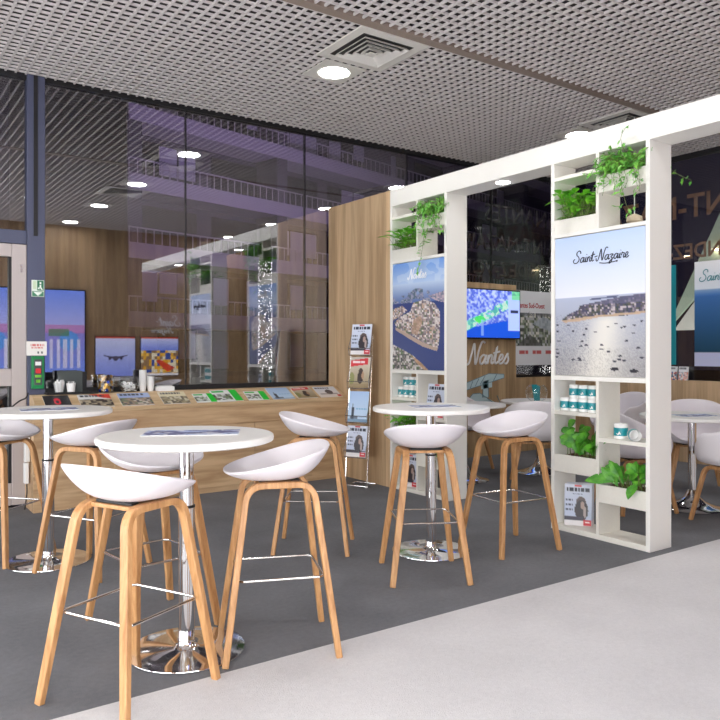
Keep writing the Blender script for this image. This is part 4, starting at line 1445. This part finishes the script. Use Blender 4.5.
def img_station():
    a = canvas(84, 100, (228, 228, 232)); u, v = uv(a)
    m = (v > .30) & (v < .74)
    town(a, m, [(120, 128, 104), (86, 96, 70), (170, 170, 172), (196, 196, 198), (70, 74, 66), (140, 146, 128), (210, 206, 196)], (26, 34), 31)
    put(a, poly(a, [(.3, .44), (.5, .34), (.72, .42), (.7, .56), (.48, .5)]), (160, 168, 180), .8)
    put(a, poly(a, [(.0, .74), (.25, .58), (.5, .74)]), (64, 62, 60), .7)
    for k in range(4): words_line(a, .06 + k * .24, .22 + k * .24, .80, .84, (196, 90, 90), k, .01)
    return a


sp = tag(empty('station_poster', (0, 0, 0)), 'grey poster with red heading and aerial photo hung on the dark glass', 'poster')
board('sheet', img_station(), (6.83, GY - .108, 1.08), (1.0, 0, 0), (0, 0, .93), .012, M['print'], sp)
M['redink'] = plain('red_ink', rgb(186, 52, 58), 0.5); M['greyink'] = plain('grey_ink', rgb(120, 122, 130), 0.5)
block_text('heading', 'Gare de Nantes Sud-Ouest', (6.60, GY - .109, 1.80), (1, 0, 0), (0, 0, 1), .064, .001, M['redink'], sp, .74)
block_text('subheading', 'innovation permanente', (6.84, GY - .109, 1.70), (1, 0, 0), (0, 0, 1), .056, .001, M['greyink'], sp, .95)


def img_blue_sea():
    a = canvas(96, 60, (240, 240, 244)); u, v = uv(a)
    grad(a, 0, .3, (246, 247, 250), (226, 234, 246))
    grad(a, .27, .86, (70, 120, 190), (26, 70, 96), (v > .27) & (v < .86))
    grad(a, .27, .33, (150, 180, 214), (70, 120, 190), (v > .27) & (v < .33))
    put(a, v >= .86, (196, 200, 232))
    put(a, poly(a, [(.42, .34), (.7, .31), (.9, .33), (.6, .36)]), (40, 60, 96), .8)
    return a


bp_ = tag(empty('sea_poster', (0, 0, 0)), 'tall deep blue sea poster hung on the end window at the right edge', 'poster')
board('sheet', img_blue_sea(), (GX - .018, 4.692, 1.088), (0, -1.0, 0), (0, 0, 1.175), .012, M['print'], bp_)
script('lettering', 'Saint-Nazaire', (GX - .022, 4.625, 2.04), (0, -1, 0), (0, 0, 1), .055, .0045, M['tealink'], bp_)
tb = tag(MB().box(GX - .018, GX - .004, 4.925, 5.42, 1.10, 2.255).build('teal_banner', M['teal'], bevel=.002), 'teal hanging banner whose edge shows beside the white end post', 'banner')

# leaflets standing on the end ledge
for k, (yy, img, lab) in enumerate(((4.93, cover_photo(3, (228, 232, 236), [(60, 90, 150), (220, 120, 60), (90, 110, 130), (230, 230, 230)]), 'leaflet with orange and blue print on the end ledge next to the teal banner'),
                                    (4.80, cover_photo(4, (236, 236, 240), [(226, 150, 130), (230, 226, 226), (150, 160, 180), (236, 200, 190)]), 'pale leaflet with a coral cover on the end ledge'))):
    standing_mag(GX - .085 + .01 * k, yy, .925, .155, .11, img, lab, .1, .02, .015, 'leaflets on the end ledge')

# reversed words on the windows: a sign's reflection painted as coloured letters
def reflected_words(text, P0, ux, h, mat, label, st=1.0):
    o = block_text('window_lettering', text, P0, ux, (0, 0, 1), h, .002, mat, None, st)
    tag(o, label, 'lettering', 'painted reflection words on the windows')


reflected_words('NANTES', (7.55, GY + .016, 2.86), (-1, 0, 0), .21, M['darkink'], 'uppermost row of dark painted reflection letters on the window above the screen')
reflected_words('SAINT-NAZAIRE', (7.85, GY + .016, 2.50), (-1, 0, 0), .19, M['darkink'], 'second row of dark painted reflection letters on the window above the screen')
reflected_words('RENDEZ-VOUS', (7.70, GY + .016, 2.18), (-1, 0, 0), .19, M['darkink'], 'lowest row of dark painted reflection letters on the window above the screen')
reflected_words('SAINT-NAZAIRE', (GX + .016, 3.83, 2.79), (0, 1, 0), .26, M['goldink'], 'bronze painted reflection letters reversed on the end window at the right', .95)
reflected_words('RENDEZ-VOUS', (GX + .016, 4.15, 2.32), (0, 1, 0), 0.17, M['goldink'], 'lower bronze painted reflection letters on the end window beside the sea poster', .9)

# pendant lamp seen through the top of the nearer unit
X, Y = 6.2, 4.30
pl = tag(empty('pendant_lamp', (X, Y, 2.50)), 'small cream pendant lamp seen through the top opening of the nearer shelf unit', 'lamp')
MB().tube([(0, 0, .06), (0, 0, CEIL - 2.50)], .005, 8).build('cord', M['paper'], pl)
MB().lathe([(0, .075), (.02, .07), (.07, .045), (.075, .0), (.071, .0), (.066, .043), (0, .066)], n=28).build('shade', M['lampshade'], pl, smooth=True)

# ------------------------------------------------------------------ the stand across the aisle, seen in the windows
def img_totem():
    a = canvas(80, 40, (150, 170, 246)); u, v = uv(a)
    grad(a, 0, .5, (120, 150, 250), (190, 190, 246)); grad(a, .5, 1, (150, 140, 220), (120, 150, 246))
    put(a, (v > .42) & (v < .52), (196, 130, 190), .8); put(a, ell(a, .4, .62, .25, .12), (90, 160, 240), .9); put(a, rectm(a, .4, .48, .9, .56), (90, 140, 90), .7)
    for k in range(5): put(a, rectm(a, .12 + k * .17, .6, .2 + k * .17, .95), (240, 232, 250), .8)
    return a


ol = script('wall_lettering', 'Saint-', (5.40, BACK + .008, 1.74), (-1, 0, 0), (0, 0, 1), .085, .011, M['whiteink'])
script('wall_lettering', 'Nazaire', (5.25, BACK + .008, 1.60), (-1, 0, 0), (0, 0, 1), .06, .009, M['whiteink'], ol)
ol.children[0].name = 'second_line'
tag(ol, 'white script lettering on the opposite oak wall, mirrored above the cup stacks', 'lettering')
for x0, x1, lab in ((1.55, 2.40, 'bright upright screen mirrored in the glass door'), (2.90, 3.58, 'bright upright screen on the opposite oak wall, mirrored above the black tray')):
    t = tag(empty('upright_screen', (0, 0, 0)), lab, 'screen', 'upright screens across the aisle')
    MB().box(x0 - .02, x1 + .02, BACK + .004, BACK + .05, .003, 2.36).build('casing', M['black'], t, bevel=.003)
    board('display', img_totem(), (x1, BACK + .052, .88), (-(x1 - x0), 0, 0), (0, 0, 1.46), .001, M['screen'], t)


def img_plane():
    a = canvas(56, 56, (150, 160, 236)); u, v = uv(a)
    grad(a, 0, 1, (214, 218, 250), (130, 146, 232)); put(a, v < .05, (200, 90, 70))
    put(a, ell(a, .5, .55, .07, .06), (70, 66, 90)); put(a, poly(a, [(.12, .45), (.5, .52), (.88, .45), (.5, .58)]), (90, 84, 104)); put(a, ell(a, .36, .54, .04, .05), (70, 66, 90)); put(a, ell(a, .64, .54, .04, .05), (70, 66, 90))
    return a


def img_mosaic():
    a = canvas(60, 56, (150, 160, 240)); u, v = uv(a)
    grad(a, 0, .35, (224, 226, 252), (120, 140, 236)); put(a, v < .05, (200, 90, 70))
    town(a, (v > .35) & (v < .95), [(226, 170, 60), (230, 220, 190), (70, 90, 160), (236, 190, 90), (150, 120, 90)], (12, 14), 4)
    put(a, poly(a, [(.1, .8), (.5, .58), (.62, .62), (.3, .9)]), (214, 70, 50), .9)
    put(a, v > .93, (236, 232, 236))
    return a


for x0, x1, img, lab in ((3.78, 4.51, img_plane(), 'lit blue plane picture mirrored in the window above the glass bowl'), (4.62, 5.36, img_mosaic(), 'lit orange mosaic picture mirrored in the window above the cup stacks')):
    t = tag(empty('lit_picture', (0, 0, 0)), lab, 'picture', 'lit pictures across the aisle')
    MB().box(x0 - .01, x1 + .01, BACK, BACK + .03, .77, 1.53).build('frame', M['black'], t)
    board('display', img[:, ::-1].copy() if False else img, (x1, BACK + .032, .78), (-(x1 - x0), 0, 0), (0, 0, .74), .001, M['screen'], t)

def area(name, loc, rot, sx, sy, power, col):
    l = bpy.data.lights.new(name, 'AREA'); l.shape = 'RECTANGLE'; l.size = sx; l.size_y = sy; l.energy = power; l.color = col
    o = bpy.data.objects.new(name, l); o.location = loc; o.rotation_euler = rot; COL.objects.link(o)
    return o


# unseen glowing walls added beside and behind the camera as fill light
M['fillglow'] = plain('fill_light_glow', (0.975, 0.99, 1.0, 1), 0.7, 0, 0, 10, 0, 4.9)
for nm, bx, lab in (('fill_light_wall', (-2.98, -2.86, -.6, 6.0), 'tall glowing white wall added as fill light left of the seating, outside the picture'),
                    ('fill_light_wall', (-2.5, 1.2, BACK + .01, BACK + .13), 'tall glowing white wall added as fill light behind the photographer, outside the picture')):
    t = tag(empty(nm, (0, 0, 0)), lab, 'fill light', 'added fill light walls')
    MB().box(*bx, .002, .06).box(*bx, 2.20, 2.26).build('frame', M['steel'], t)
    MB().box(*bx, .06, 2.20).build('glow_panel', M['fillglow'], t)

area('street_floodlight', (17, 22.8, 6.2), (math.radians(150), 0, math.radians(14)), 14, .5, 1000, (.68, .52, 1.0))
area('canopy_floodlight', (8.08, 4.7, .7), (math.radians(128), 0, math.radians(-90)), 1.6, .25, 30, (.95, 1.0, .9))

w = bpy.data.worlds.new('night'); SC.world = w; w.use_nodes = True
w.node_tree.nodes['Background'].inputs[0].default_value = (.012, .010, .020, 1)
w.node_tree.nodes['Background'].inputs[1].default_value = 1.0

# ------------------------------------------------------------------ camera
cd = bpy.data.cameras.new('camera'); cam = bpy.data.objects.new('camera', cd); COL.objects.link(cam)
cam.location = (0, 0, 1.27)
cam.rotation_euler = (PI / 2, 0, -math.atan2(.572, .8205))
cd.sensor_width = 36; cd.lens = 739 / 720 * 36; cd.shift_y = -10 / 720
cd.clip_start = .05
SC.camera = cam
vs = SC.view_settings
vs.view_transform = 'Standard'; vs.look = 'None'; vs.exposure = 0.0; vs.gamma = 1.0; vs.use_curve_mapping = False
SC.cycles.max_bounces = 10; SC.cycles.diffuse_bounces = 5; SC.cycles.glossy_bounces = 5; SC.cycles.transparent_max_bounces = 16
SC.cycles.use_denoising = True
SC.cycles.sample_clamp_indirect = 6
SC.cycles.caustics_reflective = False; SC.cycles.caustics_refractive = False
